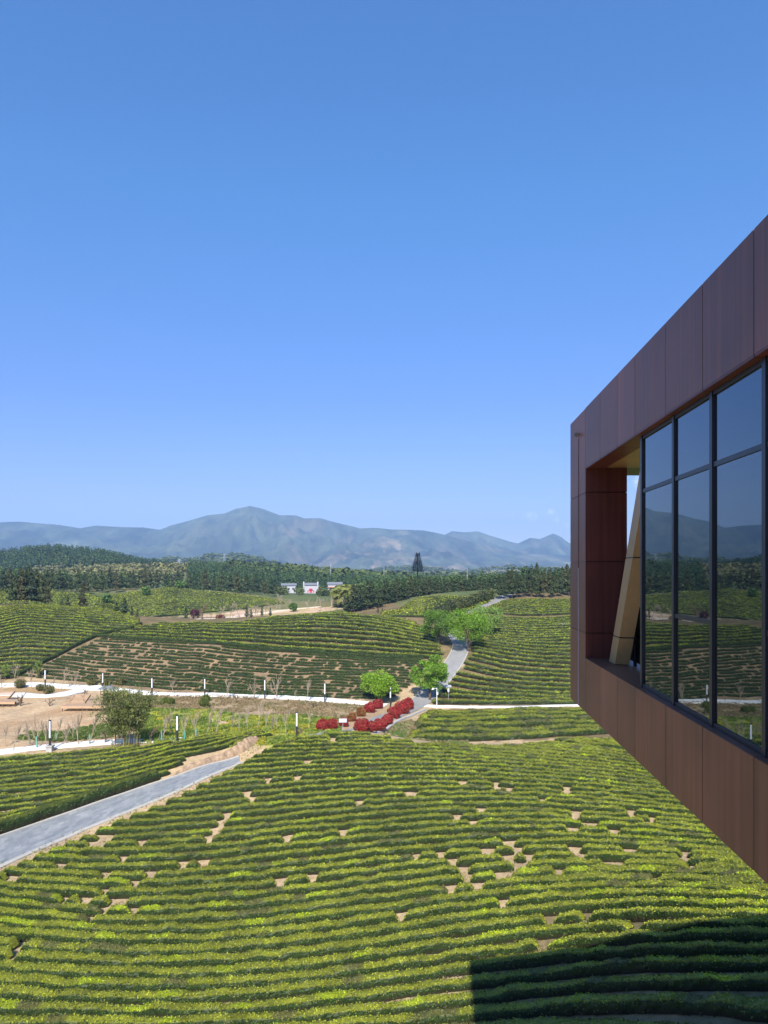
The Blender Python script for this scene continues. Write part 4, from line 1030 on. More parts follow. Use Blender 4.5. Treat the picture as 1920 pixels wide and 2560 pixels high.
# bare pale valley trees
vt = [(640,228,42),(575,236,44),(545,232,46),(600,238,40),(618,238,42),(700,262,44),(730,258,30),(815,252,34),(830,250,36),(845,250,32),(800,254,30),(860,245,30),(875,243,28),(785,256,34),(770,258,28)]
vt += [(600+7*k+rng.normal(0, 3), 226+2.2*k+rng.normal(0, 4), 18+10*rng.random()) for k in range(14)] + [(450+13*k, 220+1.2*k+rng.normal(0, 2), 16+8*rng.random()) for k in range(11)]
for i, (px, D, hp) in enumerate(vt):
    o = copy_tree(SAP[i % 5]); o.location = at(px, D); sc = px2m(hp, D)/4.3; o.scale = (sc*1.3, sc*1.3, sc); o.rotation_euler = (0, 0, i*.9)
    tag(o, 'pale leafless tree in the group beside the valley dirt track' if px < 720 else 'greyish leafless tree in the thicket at the wood edge', 'tree', 'leafless trees by the dirt track' if px < 720 else 'leafless thicket trees')
o = copy_tree(GN[0]); o.location = at(505, 232); sc = px2m(46, 232)/2; o.scale = (sc*.9, sc*.9, sc); tag(o, 'broad pale fan-shaped leafless tree in the valley', 'tree')
ball_bush('purple_bush', at(487, 234), 1.6, 'dark purple-red bush left of the fan-shaped leafless tree', 'bush', None, ((.09, .015, .03), (.05, .01, .02), (.07, .03, .03)), 91, leafsize=.5, n=500)
for i, (px, lab) in enumerate([(546, 'low red bush by the dirt track, left of two'), (556, 'low red bush by the dirt track, right of two')]):
    ball_bush('red_bush', at(px, 230), .95, lab, 'bush', None, ((.25, .02, .02), (.12, .02, .02), (.12, .04, .02)), 95+i, leafsize=.4, n=300)
# shrubs lining the upper road
nsh = 16
for i in range(nsh):
    f = i/(nsh-1); px = np.interp(f, [0, .2, .6, 1], [1085, 1115, 1170, 1225]); D = np.interp(f, [0, .2, .6, 1], [171, 178, 190, 203]); 
    g_ = rng.random()
    ball_bush('road_shrub', at(px-2, D), 1.25+.6*rng.random(), 'dense green roadside shrub in the belt left of the upper road', 'shrub', 'shrub belt along the upper road', ((.11, .15, .035), (.04, .06, .02), (.15, .13, .05)) if g_ > .4 else ((.07, .10, .03), (.03, .05, .02), (.09, .09, .04)), 130+i, leafsize=.4, n=520)

# ------------------------------------------------------------------ forest masses (one object each)
def merged(temps, pos, hts, rot, wid, cj):
    Vs, Fs, Cs = [], [], []; nn = 0
    for q in range(len(pos)):
        V, Fq, C = temps[q % len(temps)]
        s = hts[q]; c, si = math.cos(rot[q]), math.sin(rot[q]); w = wid[q]
        X = (V[:, 0]*c - V[:, 1]*si)*w; Y = (V[:, 0]*si+V[:, 1]*c)*w
        Vs.append(np.stack([X+pos[q][0], Y+pos[q][1], V[:, 2]*s+pos[q][2]], -1)); Fs.append(Fq+nn); Cs.append(C*cj[q]); nn += len(V)
    return np.vstack(Vs), np.vstack(Fs), np.vstack(Cs)
LOWC = [conifer_parts(1.0, .42, 140+s, 46, bare=.1, leaf=.16, ragged=.3)[2] for s in range(5)]
def blob_template(seed, n=60):
    rs = np.random.default_rng(seed); g = rs.normal(0, 1, (n, 3)); g /= np.linalg.norm(g, axis=1)[:, None]
    P = g*np.array([.42, .42, .36])*(.6+.45*rs.random((n, 1))) + np.array([0, 0, .55])
    s = rs.random((n, 1)); C = np.array((.055, .075, .028))*(1-s)+np.array((.12, .15, .05))*s
    return leaves(P, g*.7+np.array([0, 0, .3]), .24*(.6+.8*rs.random(n)), C, .4, .8)
LOWB = [blob_template(150+s) for s in range(4)]
def wood(name, n, pxr, Dr, h0, label, temps, cond=None, seed=0, wd=(.9, 1.3), tone=((.75, .8, .8), (1.25, 1.2, 1.1)), logD=True):
    rs = np.random.default_rng(seed)
    px = pxr[0]+(pxr[1]-pxr[0])*rs.random(n)
    D = np.sqrt(Dr[0]**2+(Dr[1]**2-Dr[0]**2)*rs.random(n)) if not logD else np.exp(np.log(Dr[0])+np.log(Dr[1]/Dr[0])*rs.random(n))
    X = (px-CX)/F*D; z = ground(X, D)
    k = np.ones(n, bool)
    if cond is not None: k = cond(px, D, X, z)
    px, D, X, z = px[k], D[k], X[k], z[k]; m = len(px)
    ht = h0*(.75+.5*rs.random(m)); t = np.clip(fbm2(X/70, D/70, seed+5)*1.0+rs.normal(0, .18, m), 0, 1)[:, None]
    cj = np.array(tone[0])*(1-t)+np.array(tone[1])*t
    V, Fq, C = merged(temps, np.stack([X, D, z-.3], -1), ht, rs.random(m)*6.28, ht*(wd[0]+(wd[1]-wd[0])*rs.random(m)), cj)
    tag(link(name, mesh_np(name, V, Fq, M['forest'], C)), label, 'woodland', kind='stuff')
hillmask = lambda px, D, X, z: (D > 690) & (D < 1000)
wood('hill_wood', 5200, (-350, 470), (690, 960), 12, 'dark conifer wood covering the rounded hill on the left', LOWC, cond=lambda px, D, X, z: z > -19+4*np.sin(px/23), seed=1, tone=((.55, .7, .8), (1.15, 1.2, 1.0)))
wood('valley_wood', 1200, (-150, 860), (300, 470), 8, 'mixed dark wood behind the valley tea field', LOWC, cond=lambda px, D, X, z: ((px > 500) | (D < 372)) & (D > np.interp(px, [-150, 20, 110, 260, 420, 620, 700, 860], [272, 274, 306, 320, 352, 354, 450, 470])), seed=2, tone=((.7, .75, .7), (1.4, 1.4, 1.1)))
wood('mid_wood', 3000, (760, 1262), (236, 430), 6.8, 'dark fir wood in the middle distance below the mountains', LOWC, cond=lambda px, D, X, z: D > np.interp(px, [760, 880, 900, 950, 1000, 1060, 1110, 1246], [480, 470, 244, 242, 246, 258, 272, 262]), seed=3, tone=((.6, .7, .65), (1.2, 1.25, 1.0)))
wood('plantation', 5200, (470, 1500), (430, 900), 9.5, 'wide plain of green plantation conifers stretching to the mountains', LOWC, cond=lambda px, D, X, z: ~((px > 690) & (px < 880) & (D < 500)), seed=4, tone=((.6, .75, .65), (1.3, 1.4, 1.0)))
wood('dry_grove', 1100, (60, 620), (385, 690), 7.5, 'pale leafless and yellowish grove below the wooded hill', LOWB, cond=lambda px, D, X, z: fbm2(X/60, D/60, 8) > .42, seed=5, tone=((1.4, 1.15, 1.4), (2.3, 1.7, 1.9)))
wood('bamboo_grove', 420, (850, 915), (246, 330), 6.5, 'pale olive bamboo grove at the left edge of the mid wood', LOWB, seed=9, tone=((1.0, 1.0, .8), (1.9, 1.6, 1.2)), cond=lambda px, D, X, z: D > np.interp(px, [850, 875, 915], [246, 250, 300]))
wood('plain_wood', 5500, (-500, 1900), (900, 3200), 13, 'hazy scattered woods on the plain before the mountains', LOWB, cond=lambda px, D, X, z: fbm2(X/220, D/300, 18) > .45, seed=6, wd=(1.3, 2.4))
wood('broad_wood', 700, (560, 1020), (560, 1000), 11, 'rounder dark broadleaf wood on the low rise behind the houses', LOWB, cond=lambda px, D, X, z: fbm2(X/50, D/50, 28) > .4, seed=7, tone=((.6, .7, .6), (1.1, 1.1, .9)))
wood('village_trees', 150, (660, 900), (366, 404), 4.2, 'dark garden trees standing round the white houses', LOWB+LOWC, seed=19, tone=((.7, .75, .7), (1.3, 1.2, 1.0)), cond=lambda px, D, X, z: (np.abs(px-777) > 17) & ((np.abs(px-838) > 12) | (px > 846)) & ((np.abs(px-728) > 10)))
wood('right_wood', 1300, (1262, 2100), (216, 330), 6.5, 'dark pine wood filling in behind the right-hand row', LOWC, seed=8, tone=((.55, .65, .6), (1.0, 1.05, .9)))

# ------------------------------------------------------------------ mountains
def mountains():
    prof = [(-900,1330),(-500,1318),(-300,1322),(-100,1300),(0,1305),(50,1303),(90,1307),(150,1312),(200,1320),(240,1313),(300,1317),(360,1318),(400,1324),(430,1312),(470,1302),(520,1287),(560,1283),(590,1271),(625,1264),(660,1272),(700,1287),(740,1288),(760,1295),(800,1294),(840,1305),(900,1320),(940,1319),(980,1323),(1060,1325),(1100,1333),(1170,1352),(1250,1372),(1330,1385),(1500,1390),(2600,1385)]
    prof2 = [(-900,1420),(900,1420),(1000,1370),(1080,1345),(1110,1337),(1130,1327),(1160,1330),(1195,1328),(1230,1340),(1280,1355),(1295,1358),(1325,1344),(1350,1347),(1383,1333),(1400,1340),(1425,1358),(1480,1370),(1600,1360),(1800,1345),(2600,1350)]
    def sheet(name, pr, Dc, d0, d1, seed, rough):
        px = np.arange(-900, 2601, 3.2); n = 190; s = np.linspace(0, 1, n)
        Dd = d0+(d1-d0)*s
        PX, DD = np.meshgrid(px, Dd, indexing='ij'); X = (PX-CX)/F*DD
        crest = np.interp(PX, [a for a, b in pr], [b for a, b in pr]); H = (HY-crest)/F*Dc + 30
        u = np.where(DD < Dc, (DD-d0)/(Dc-d0), (d1-DD)/(d1-Dc)); u = np.clip(u, 0, 1)
        # ravines running down from the crest
        rx = X/420; nz = 1-np.abs(2*fbm2(rx, DD/900, seed, 5, .55)-1)
        nz2 = fbm2(X/150+nz*1.5, DD/330, seed+9, 6, .62)
        Hn = H*(u**(.95+.9*(1-nz)))
        mod = (1-u)*u*4; nz3 = 1-np.abs(2*fbm2(X/190+.6*nz, DD/620, seed+40, 6, .6)-1)
        z = -30 + Hn*(1-.42*mod*(1-nz)*rough-.24*mod*(1-nz3)*rough) + (nz2-.5)*60*rough*np.minimum(mod+.15, 1)*np.clip(H/200, .3, 1)*(1-.75*u**6)
        V = np.stack([X, DD, z], -1).reshape(-1, 3)
        i, j = np.meshgrid(np.arange(len(px)-1), np.arange(n-1), indexing='ij')
        Fq = np.stack([i*n+j, (i+1)*n+j, (i+1)*n+j+1, i*n+j+1], -1).reshape(-1, 4)
        g = fbm2(X/170, DD/420, seed+31, 6, .66); bare = np.clip((g-.50)/.09, 0, .95)*np.clip((PX-560)/300, .10, 1)*np.clip(1.25-u, 0, 1)*np.clip(1.3-1.2*nz3, .15, 1)
        nv = fbm2(X/42, DD/120, seed+60, 4, .65); veg = np.array((.058, .066, .038))*(.45+1.2*np.clip((nz2[..., None]-.32)*2.4, 0, 1))*(.4+1.2*nv[..., None]); 
        C = veg*(1-bare[..., None]) + np.array((.52, .36, .23))*bare[..., None]
        tag(link(name, mesh_np(name, V, Fq, M['ground'], C.reshape(-1, 3), smooth=True)), kind='structure')
    sheet('mountains', prof, 5600, 3600, 7400, 3, 1.0)
    sheet('mountains', prof2, 6600, 4700, 8200, 13, .9)
mountains()

def ground_cover(name, label, poly, dr, n, cols, size, asp, seed):
    rs = np.random.default_rng(seed)
    px = rs.uniform(min(a for a, b in poly)-5, max(a for a, b in poly)+5, n*4); D = np.sqrt(rs.uniform(dr[0]**2, dr[1]**2, n*4))
    X = (px-CX)/F*D; z = ground(X, D); yi = HY-F*z/D; k = inpoly(px, yi, poly) & (fbm2(X/1.8, D/1.8, seed) > .40)
    X, D, z = X[k][:n], D[k][:n], z[k][:n]; m = len(X)
    c = np.array(cols)[(fbm2(X/2.2, D/2.2, seed+5)*len(cols)*1.6-.3*len(cols)+rs.normal(0, .5, m)).astype(int).clip(0, len(cols)-1)]*(.65+.6*rs.random((m, 1)))
    s_ = size*(.5+rs.random(m))
    V, Fq, C = leaves(np.stack([X, D, z+s_*.35], -1), rs.normal(0, 1, (m, 3))*np.array([1, 1, .15]), s_, c, .3, asp)
    tag(link(name, mesh_np(name, V, Fq, M['leaf'], C)), label, 'grass', kind='stuff')
ground_cover('meadow_grass', 'yellow-green meadow with rape flowers between the two white paths', [(345,1856),(335,1800),(375,1772),(520,1775),(640,1790),(760,1788),(860,1800),(850,1835),(720,1860),(560,1870)], (84, 122), 26000, [(.10,.16,.025),(.16,.22,.03),(.20,.26,.04),(.26,.30,.05),(.40,.36,.03)], .34, .4, 3)
ground_cover('dry_slope_grass', 'dry brown grass on the slope below the upper white path', [(300,1722),(500,1735),(830,1757),(950,1768),(850,1800),(640,1785),(350,1770)], (96, 130), 14000, [(.24,.17,.09),(.32,.24,.13),(.18,.17,.07)], .3, .35, 4)
ground_cover('sand_weeds', 'patchy green weeds on the sandy ground at the left', [(40,1850),(60,1828),(150,1830),(220,1815),(290,1808),(330,1820),(280,1845),(150,1855)], (84, 108), 5000, [(.10,.15,.03),(.15,.19,.04)], .3, .4, 5)
ground_cover('gully_weeds', 'weeds and dry grass in the hollow below the retaining wall', [(960,1815),(1030,1800),(1045,1830),(1170,1850),(1170,1866),(960,1850)], (90, 112), 5000, [(.30,.23,.13),(.22,.2,.09),(.12,.2,.04)], .3, .4, 6)
ground_cover('verge_weeds', 'scattered weeds and dry grass on the soil verge beside the slate path', [(0,2182),(150,2120),(300,2056),(440,1996),(530,1950),(606,1900),(690,1850),(700,1836),(640,1845),(596,1893),(600,1904),(530,1934),(440,1976),(300,2034),(150,2096),(0,2162)], (54, 92), 4200, [(.32,.24,.13),(.24,.2,.08),(.13,.2,.04)], .2, .4, 7)
# ------------------------------------------------------------------ street furniture
def lamp(px, py, h, label, D=None, pedestal=False):
    p = Vector(unproj([px], [py], 76 if py > 1800 else 105)[0]) if D is None else at(px, D)
    r = empty('lamp_post', p); tag(r, label, 'lamp post', 'square column lamps')
    z0 = 0
    if pedestal:
        b = MB(); b.box(-.34, .34, -.34, .34, -.2, .55); b.box(-.42, .42, -.42, .42, .55, .72); b.build('pedestal', M['grey_concrete'], r); z0 = .7
    b = MB(); b.box(-.10, .10, -.10, .10, z0-.1, h*.43); b.box(-.16, .16, -.16, .16, z0-.12, z0+.06); b.build('post', M['black_metal'], r)
    b = MB(); b.box(-.085, .085, -.085, .085, h*.43, h-.12); b.build('diffuser', M['white_plastic'], r)
    b = MB(); b.box(-.11, .11, -.11, .11, h-.12, h)
    for sx in (-1, 1):
        for sy in (-1, 1): b.box(sx*.098-.011, sx*.098+.011, sy*.098-.011, sy*.098+.011, h*.43, h-.12)
    b.build('cap', M['black_metal'], r)
for px, py, h, lab, ped in [(125, 1878, 3.7, 'near square column lamp on a concrete pedestal beside the lower white path', True), (443, 1854, 3.25, 'near square column lamp on the meadow right of the bamboo', False), (742, 1842, 3.1, 'near square column lamp at the crest of the near hill', False)]:
    lamp(px, py, h, lab, pedestal=ped)
for i, (px, D) in enumerate([(113, 134), (257, 133), (380, 130.3), (512, 128.3), (662, 124.3), (812, 119.5), (976, 116.2)]):
    lamp(px, 0, 3.3, ['leftmost far column lamp, in front of the left hill', 'far column lamp above the wooden deck and pavilion', 'far column lamp right of the bamboo on the upper path', 'far column lamp behind the wide low green bush', 'far column lamp in the middle of the upper path', 'far column lamp on the upper path left of the lime-green tree', 'far column lamp half hidden behind the lime-green tree'][i], D=D)
def campole():
    D = 116.5; r = empty('camera_pole', at(1092, D+.6)); tag(r, 'white surveillance camera pole at the road junction', 'camera pole')
    b = MB(); b.tube([(0, 0, -.1), (0, 0, 3.3)], [.07, .05], 8); b.tube([(0, 0, 0), (0, 0, .1)], .16, 8); b.build('pole', M['white_paint'], r)
    b = MB(); b.tube([(0, 0, 3.22), (-.75, 0, 3.25)], .03, 6); b.build('arm', M['white_paint'], r)
    b = MB(); b.hexa([(-.85, -.10, 2.98), (-.45, -.10, 3.08), (-.45, .10, 3.08), (-.85, .10, 2.98), (-.85, -.10, 3.14), (-.45, -.10, 3.24), (-.45, .10, 3.24), (-.85, .10, 3.14)]); b.build('camera_housing', M['white_paint'], r)
    b = MB(); b.box(.03, .22, -.1, .1, 2.2, 2.6); b.build('control_box', M['white_paint'], r)
campole()
def solar(px, D, lab, h, name, group=None):
    r = empty(name, at(px, D)); tag(r, lab, 'lamp', group)
    b = MB(); b.tube([(0, 0, -.1), (0, 0, h)], .04, 6); b.build('pole', M['steel'], r)
    b = MB(); b.hexa([(-.5, -.3, h-.02), (.5, -.3, h-.02), (.5, .3, h+.25), (-.5, .3, h+.25), (-.5, -.3, h+.03), (.5, -.3, h+.03), (.5, .3, h+.3), (-.5, .3, h+.3)]); b.build('solar_panel', M['steel'], r)
    b = MB(); b.tube([(0, 0, h-.75), (0, 0, h-.25)], .17, 8); b.tube([(0, 0, h-.95), (0, 0, h-.75)], [.05, .17], 8); b.build('trap_body', M['white_paint'], r)
solar(1121, 121.5, 'small solar insect lamp on a pole in the tea right of the camera pole', 2.1, 'insect_lamp')
def sign(px, D):
    r = empty('info_sign', at(px, D)); tag(r, 'slanted grey information board on a post between the red bushes', 'sign')
    b = MB(); b.tube([(0, 0, -.1), (0, 0, 1.35)], .035, 6); b.build('post', M['steel'], r)
    b = MB(); b.hexa([(-.5, -.2, 1.2), (.5, -.2, 1.2), (.5, .2, 1.6), (-.5, .2, 1.6), (-.5, -.24, 1.26), (.5, -.24, 1.26), (.5, .16, 1.66), (-.5, .16, 1.66)]); b.build('board', M['steel'], r)
sign(857, 92.5)
# wooden decks
def deck(px, py, w, dpt, lab, steps=True, rz=0.0):
    p = unproj([px], [py], 95)[0]; r = empty('wooden_deck', Vector(p)+Vector((0, 0, .0)), rz); tag(r, lab, 'deck', 'wooden viewing decks')
    b = MB()
    nb2 = int(w/.16)
    for i in range(nb2): b.box(-w/2+i*w/nb2, -w/2+(i+1)*w/nb2-.02, 0, dpt, .78, .84)
    b.build('boards', M['wood'], r)
    b = MB(); b.box(-w/2, w/2, -.06, -.005, .5, .83); b.box(-w/2, w/2, dpt+.005, dpt+.06, .5, .83)
    b.build('edge_beam', M['wood'], r)
    for i in range(6):
        x = -w/2+.1+i*(w-.2)/5
        for y in (.1, dpt-.2): b = MB(); b.box(x-.05, x+.05, y, y+.1, -1.2, .775); b.build('support', M['bark'], r)
    if steps:
        b = MB()
        for i in range(7): b.box(-w/2-.1, -w/2+2.5, dpt+.1+i*.36, dpt+.44+i*.36, .84+i*.15, .90+i*.15)
        for x in (-w/2-.1, -w/2+2.44): b.hexa([(x, dpt+.1, .5), (x+.06, dpt+.1, .5), (x+.06, dpt+2.6, 1.5), (x, dpt+2.6, 1.5), (x, dpt+.1, .83), (x+.06, dpt+.1, .83), (x+.06, dpt+2.6, 1.83), (x, dpt+2.6, 1.83)])
        b.build('steps', M['wood'], r)
deck(205, 1779, 6.4, 2.4, 'wooden deck with steps jutting from the sand left of the bamboo')
deck(-2, 1768, 5.0, 2.4, 'wooden deck cut by the left edge, on the sand', steps=True)
def pavilion():
    r = empty('pavilion', at(268, 128.5)); tag(r, 'small dark-roofed timber shelter by the upper path behind the bamboo', 'shelter')
    for sx in (-1, 1):
        for sy in (-1, 1): b = MB(); b.box(sx*.9-.05, sx*.9+.05, sy*.7-.05, sy*.7+.05, -.2, 1.25); b.build('post', M['bark'], r)
    b = MB(); b.add([(-1.5, -1.1, 1.2), (1.5, -1.1, 1.2), (1.5, 1.1, 1.2), (-1.5, 1.1, 1.2), (-.7, 0, 1.75), (.7, 0, 1.75)], [(0, 3, 2, 1), (0, 1, 5, 4), (2, 3, 4, 5)], [(1, 2, 5), (3, 0, 4)]); b.build('roof', M['tile'], r)
pavilion()

# telecom tower dressed as a tree
def tower():
    D = 330; base = at(1044, D); r = empty('telecom_tower', base); tag(r, 'dark telecom mast dressed as a conifer rising above the wood', 'mast')
    top = -(1380-HY)/F*D - base.z
    b = MB(); b.tube([(0, 0, -1), (0, 0, top*.97)], [.42, .22], 10); b.build('mast', M['dark_metal'], r)
    rs = np.random.default_rng(3); b = MB()
    z0 = -(1428-HY)/F*D - base.z
    for k in range(22):
        t = k/21; z = z0+(top*.96-z0)*t; L = np.interp(t, [0, .2, .55, .85, 1], [4.1, 4.4, 3.3, 2.0, 1.3])
        for q in range(9):
            a = q*.698+k*.37; l = L*(.85+.3*rs.random()); dr = -.25*l
            d = np.array([math.cos(a), math.sin(a), 0]); s = np.array([-math.sin(a), math.cos(a), 0])*.26
            p0 = np.array([0, 0, z]); p1 = p0+d*l*.55+np.array([0, 0, .02*l]); p2 = p0+d*l+np.array([0, 0, dr*.7+.5])
            b.add([p0-s*.3, p0+s*.3, p1+s, p1-s, p2+s*.5, p2-s*.5, p0+(0, 0, .12), p1+(0, 0, .3)], [(0, 1, 2, 3), (3, 2, 4, 5), (0, 6, 7, 3), (6, 1, 2, 7)])
    b.build('branches', simple('mast_needles', (.02, .035, .035), rough=.6, var=.2), r)
    b = MB()
    for q in range(3):
        a = q*2.09
        for zz in (.985, .80):
            x, y = .9*math.cos(a), .9*math.sin(a); b.box(x-.18, x+.18, y-.18, y+.18, top*zz-1.6, top*zz+.2)
    b.build('antenna', M['dark_metal'], r)
tower()

# lattice pylons and poles on the plain
def pylon(px, D, ytop, lab):
    base = at(px, D); h = -(ytop-HY)/F*D-base.z; r = empty('pylon', base); tag(r, lab, 'pylon', 'lattice pylons')
    b = MB(); w = h*.10
    L = [[np.array([sx*w*(1-t*.85), sy*w*(1-t*.85), h*t]) for t in np.linspace(0, 1, 8)] for sx, sy in ((-1, -1), (1, -1), (1, 1), (-1, 1))]
    for q in range(4):
        b.tube(L[q], .16, 4)
        for k in range(7):
            b.tube([L[q][k], L[(q+1) % 4][k+1]], .10, 4, cap=False); b.tube([L[(q+1) % 4][k], L[q][k+1]], .10, 4, cap=False)
    b.build('tower_frame', M['steel'], r)
    b = MB()
    for t, l in ((.72, .26), (.85, .20), (.96, .13)): b.tube([(-h*l, 0, h*t), (0, 0, h*t+.6), (h*l, 0, h*t)], .16, 4)
    b.build('cross_arm', M['steel'], r)
pylon(448, 640, 1398, 'pale lattice pylon above the grove, middle one of three')
pylon(367, 620, 1416, 'small lattice pylon at the foot of the wooded hill')
pylon(561, 1150, 1384, 'faint far lattice pylon in front of the low hill')
for i, (px, D, yt, lab) in enumerate([(826, 520, 1408, 'slim pole rising left of the telecom mast'), (1168, 420, 1420, 'slim yellowish pole between mast and right pines'), (1243, 430, 1424, 'slim pole just left of the right pines'), (960, 560, 1414, 'slim pale pole above the plantation left of the mast')]):
    base = at(px, D); h = -(yt-HY)/F*D-base.z; b = MB(); b.tube([(0, 0, 0), (0, 0, h)], [.22, .14], 6)
    o = b.build('utility_pole', M['steel']); o.location = base; tag(o, lab, 'pole', 'utility poles')

# houses
def house(px, D, wpx, hpx, lab, kind):
    base = at(px, D); w = px2m(wpx, D); h = px2m(hpx, D); d = w*.7
    base.z = -(1481-HY)/F*D
    r = empty('house', base, .12); tag(r, lab, 'house', 'white houses by the plantation')
    b = MB(); b.box(-w/2, w/2, 0, d, -4, h*.78); b.build('wall', M['house_wall'], r)
    if kind == 1:
        for sx in (-1, 1):
            b = MB(); x = sx*w/2; b.add([(x-.35*sx, -.3, h*.3), (x+.35*sx, -.3, h*.3), (x+.35*sx, d+.3, h*.3), (x-.35*sx, d+.3, h*.3), (x-.35*sx, -.3, h*.92), (x+.35*sx, -.3, h*.92), (x+.35*sx, d*.5, h*1.16), (x-.35*sx, d*.5, h*1.16), (x-.35*sx, d+.3, h*.92), (x+.35*sx, d+.3, h*.92)],
                 [(0, 1, 5, 4), (4, 5, 6, 7), (7, 6, 9, 8), (2, 3, 8, 9)], [(1, 2, 5), (5, 2, 6), (6, 2, 9), (0, 4, 3), (4, 7, 3), (7, 8, 3)])
            b.build('gable_wall', M['house_wall'], r)
    b = MB(); e = .35 if kind != 1 else -.36
    b.add([(-w/2-e, -.5, h*.78), (w/2+e, -.5, h*.78), (w/2+e, d/2, h*1.03), (-w/2-e, d/2, h*1.03), (w/2+e, d+.5, h*.78), (-w/2-e, d+.5, h*.78)], [(0, 1, 2, 3), (3, 2, 4, 5)], [(1, 4, 2), (0, 3, 5)])
    b.build('roof', M['tile'], r)
    if kind == 1:
        b = MB(); b.box(-w*.09, w*.09, -.12, -.01, -.2, h*.26); b.box(-w*.15, w*.15, -.5, -.01, h*.26, h*.33); b.box(-w*.10, w*.10, -.35, -.01, h*.36, h*.42); b.build('door', M['red_door'], r)
        for sx in (-1, 1):
            b = MB(); b.box(sx*w*.2-w*.04, sx*w*.2+w*.04, -.08, -.01, -.1, h*.2); b.build('red_panel', M['red_door'], r)
    else:
        for q in range(3):
            x = (-.3+.3*q)*w; b = MB(); b.box(x-w*.06, x+w*.06, -.06, -.01, h*.3, h*.5); b.build('window', M['window_dark'], r)
    if kind == 2:
        b = MB(); b.box(w*.18, w*.62, .6, d*.7, -4, h*.35); b.build('side_wing', M['orange_wall'], r)
        b = MB(); b.box(-w/2-.4, w/2+.4, -.8, -.3, h*.48, h*.55); b.build('canopy', M['orange_wall'], r)
house(722, 410, 36, 22, 'white house half hidden by trees, left of the three', 0)
house(777, 420, 35, 23, 'white house with stepped gable walls and red doorway', 1)
house(838, 430, 36, 25, 'white house with dark roof and orange side wing', 2)

# ------------------------------------------------------------------ the cantilevered building
FX, FK = 2.4, .07
def fp(y, off, z): return (FX+FK*y+off, y, z)
class FB(MB):
    def pb(s, y0, y1, o0, o1, z0, z1):
        t_ = random.uniform(.86, 1.14); w_ = random.uniform(-.03, .03)
        return s.hexa(col=(t_*(1+w_), t_, t_*(1-w_)), P=[fp(y0, o0, z0), fp(y0, o1, z0), fp(y1, o1, z0), fp(y1, o0, z0), fp(y0, o0, z1), fp(y0, o1, z1), fp(y1, o1, z1), fp(y1, o0, z1)])
B = empty('building', (8, 0, -24)); tag(B, 'brown-clad cantilevered upper storey with large tinted windows', 'building')
def bpart(fb, name, m, parent=None, smooth=False):
    o = link(name, fb.mesh(name, m, smooth, True)); p = parent or B
    o.parent = p
    o.matrix_parent_inverse = Matrix.Translation((-8, 0, 24))
    return o
SE = [-15.0 + k for k in range(0, 17)] 
seams = [-15.2, -14.2, -13.15, -12.1, -11.1, -10.05, -9.0, -8.0, -6.95, -5.95, -4.9, -3.85, -2.85, -1.8, -.75, .25, 1.25, 2.28, 3.3, 4.32, 5.34, 6.36, 7.37, 8.5, 9.32, 10.28, 11.29]
ZT, ZF, ZS, ZB = 2.55, 1.61, -1.412, -2.263
G = .006
fa = FB(); si = FB()
for a, b in zip(seams[:-1], seams[1:]):
    fa.pb(a+G, b-G, 0, .05, ZF, ZT); si.pb(a+G, b-G, 0, .05, ZB, ZS)
bpart(fa, 'fascia', M['clad'])
bpart(si, 'sill_band', M['clad'])
# corner column: outer face panels, return face panels
zs = [ZB, -1.01, .12, 1.216, ZT]
c1 = FB(); c2 = FB()
for a, b in zip(zs[:-1], zs[1:]):
    c1.pb(11.29+G, 12.51, 0, .011, a+G, b-G)
zr = [ZS, -1.01, .12, 1.216, ZF]
for a, b in zip(zr[:-1], zr[1:]): c2.pb(11.29-.03, 11.29+.02, .003, .655, a+G, b-G)
bpart(c1, 'column_face', M['clad']); bpart(c2, 'column_return', M['clad_red'])
cc_ = FB(); cc_.pb(11.31, 12.508, .012, .652, ZB+.01, ZT-.01); bpart(cc_, 'column_core', M['dark_metal'])
# backing behind the panels
bk = FB(); bk.pb(-15.2, 11.3, .052, .30, ZF+.012, ZT-.01); bk.pb(-15.2, 11.3, .052, .30, ZB+.01, ZS-.035); bpart(bk, 'panel_backing', M['black_metal'])
# sill top and soffits
st = FB()
for a, b in zip(seams[:-1], seams[1:]): st.pb(a+G, b-G, .002, .62, ZS-.03, ZS+.004)
bpart(st, 'sill_top', M['clad'])
so = FB()
for a, b in ((8.5, 9.32), (9.32, 10.28), (10.28, 11.27)): so.pb(a+G, b-G, .305, 30, ZF-.006, ZF+.03)
bpart(so, 'terrace_soffit', M['gold'])
s2 = FB()
for a, b in zip(seams[:-1], seams[1:]): s2.pb(a+G, b-G, .003, .30, ZF-.02, ZF+.008)
bpart(s2, 'lintel_soffit', M['clad_red'])
rf_ = FB(); rf_.pb(-15.2, 12.5, .302, 31, ZF+.035, ZT-.02); bpart(rf_, 'roof', M['dark_metal'])
fl = FB(); fl.pb(-15.2, 12.5, .31, 31, ZB+.004, ZS-.04); bpart(fl, 'floor_slab', M['clad_red'])
ee = FB(); ee.pb(11.3, 12.51, 30.2, 31, ZS-.02, ZF+.02); bpart(ee, 'far_column', M['clad'])
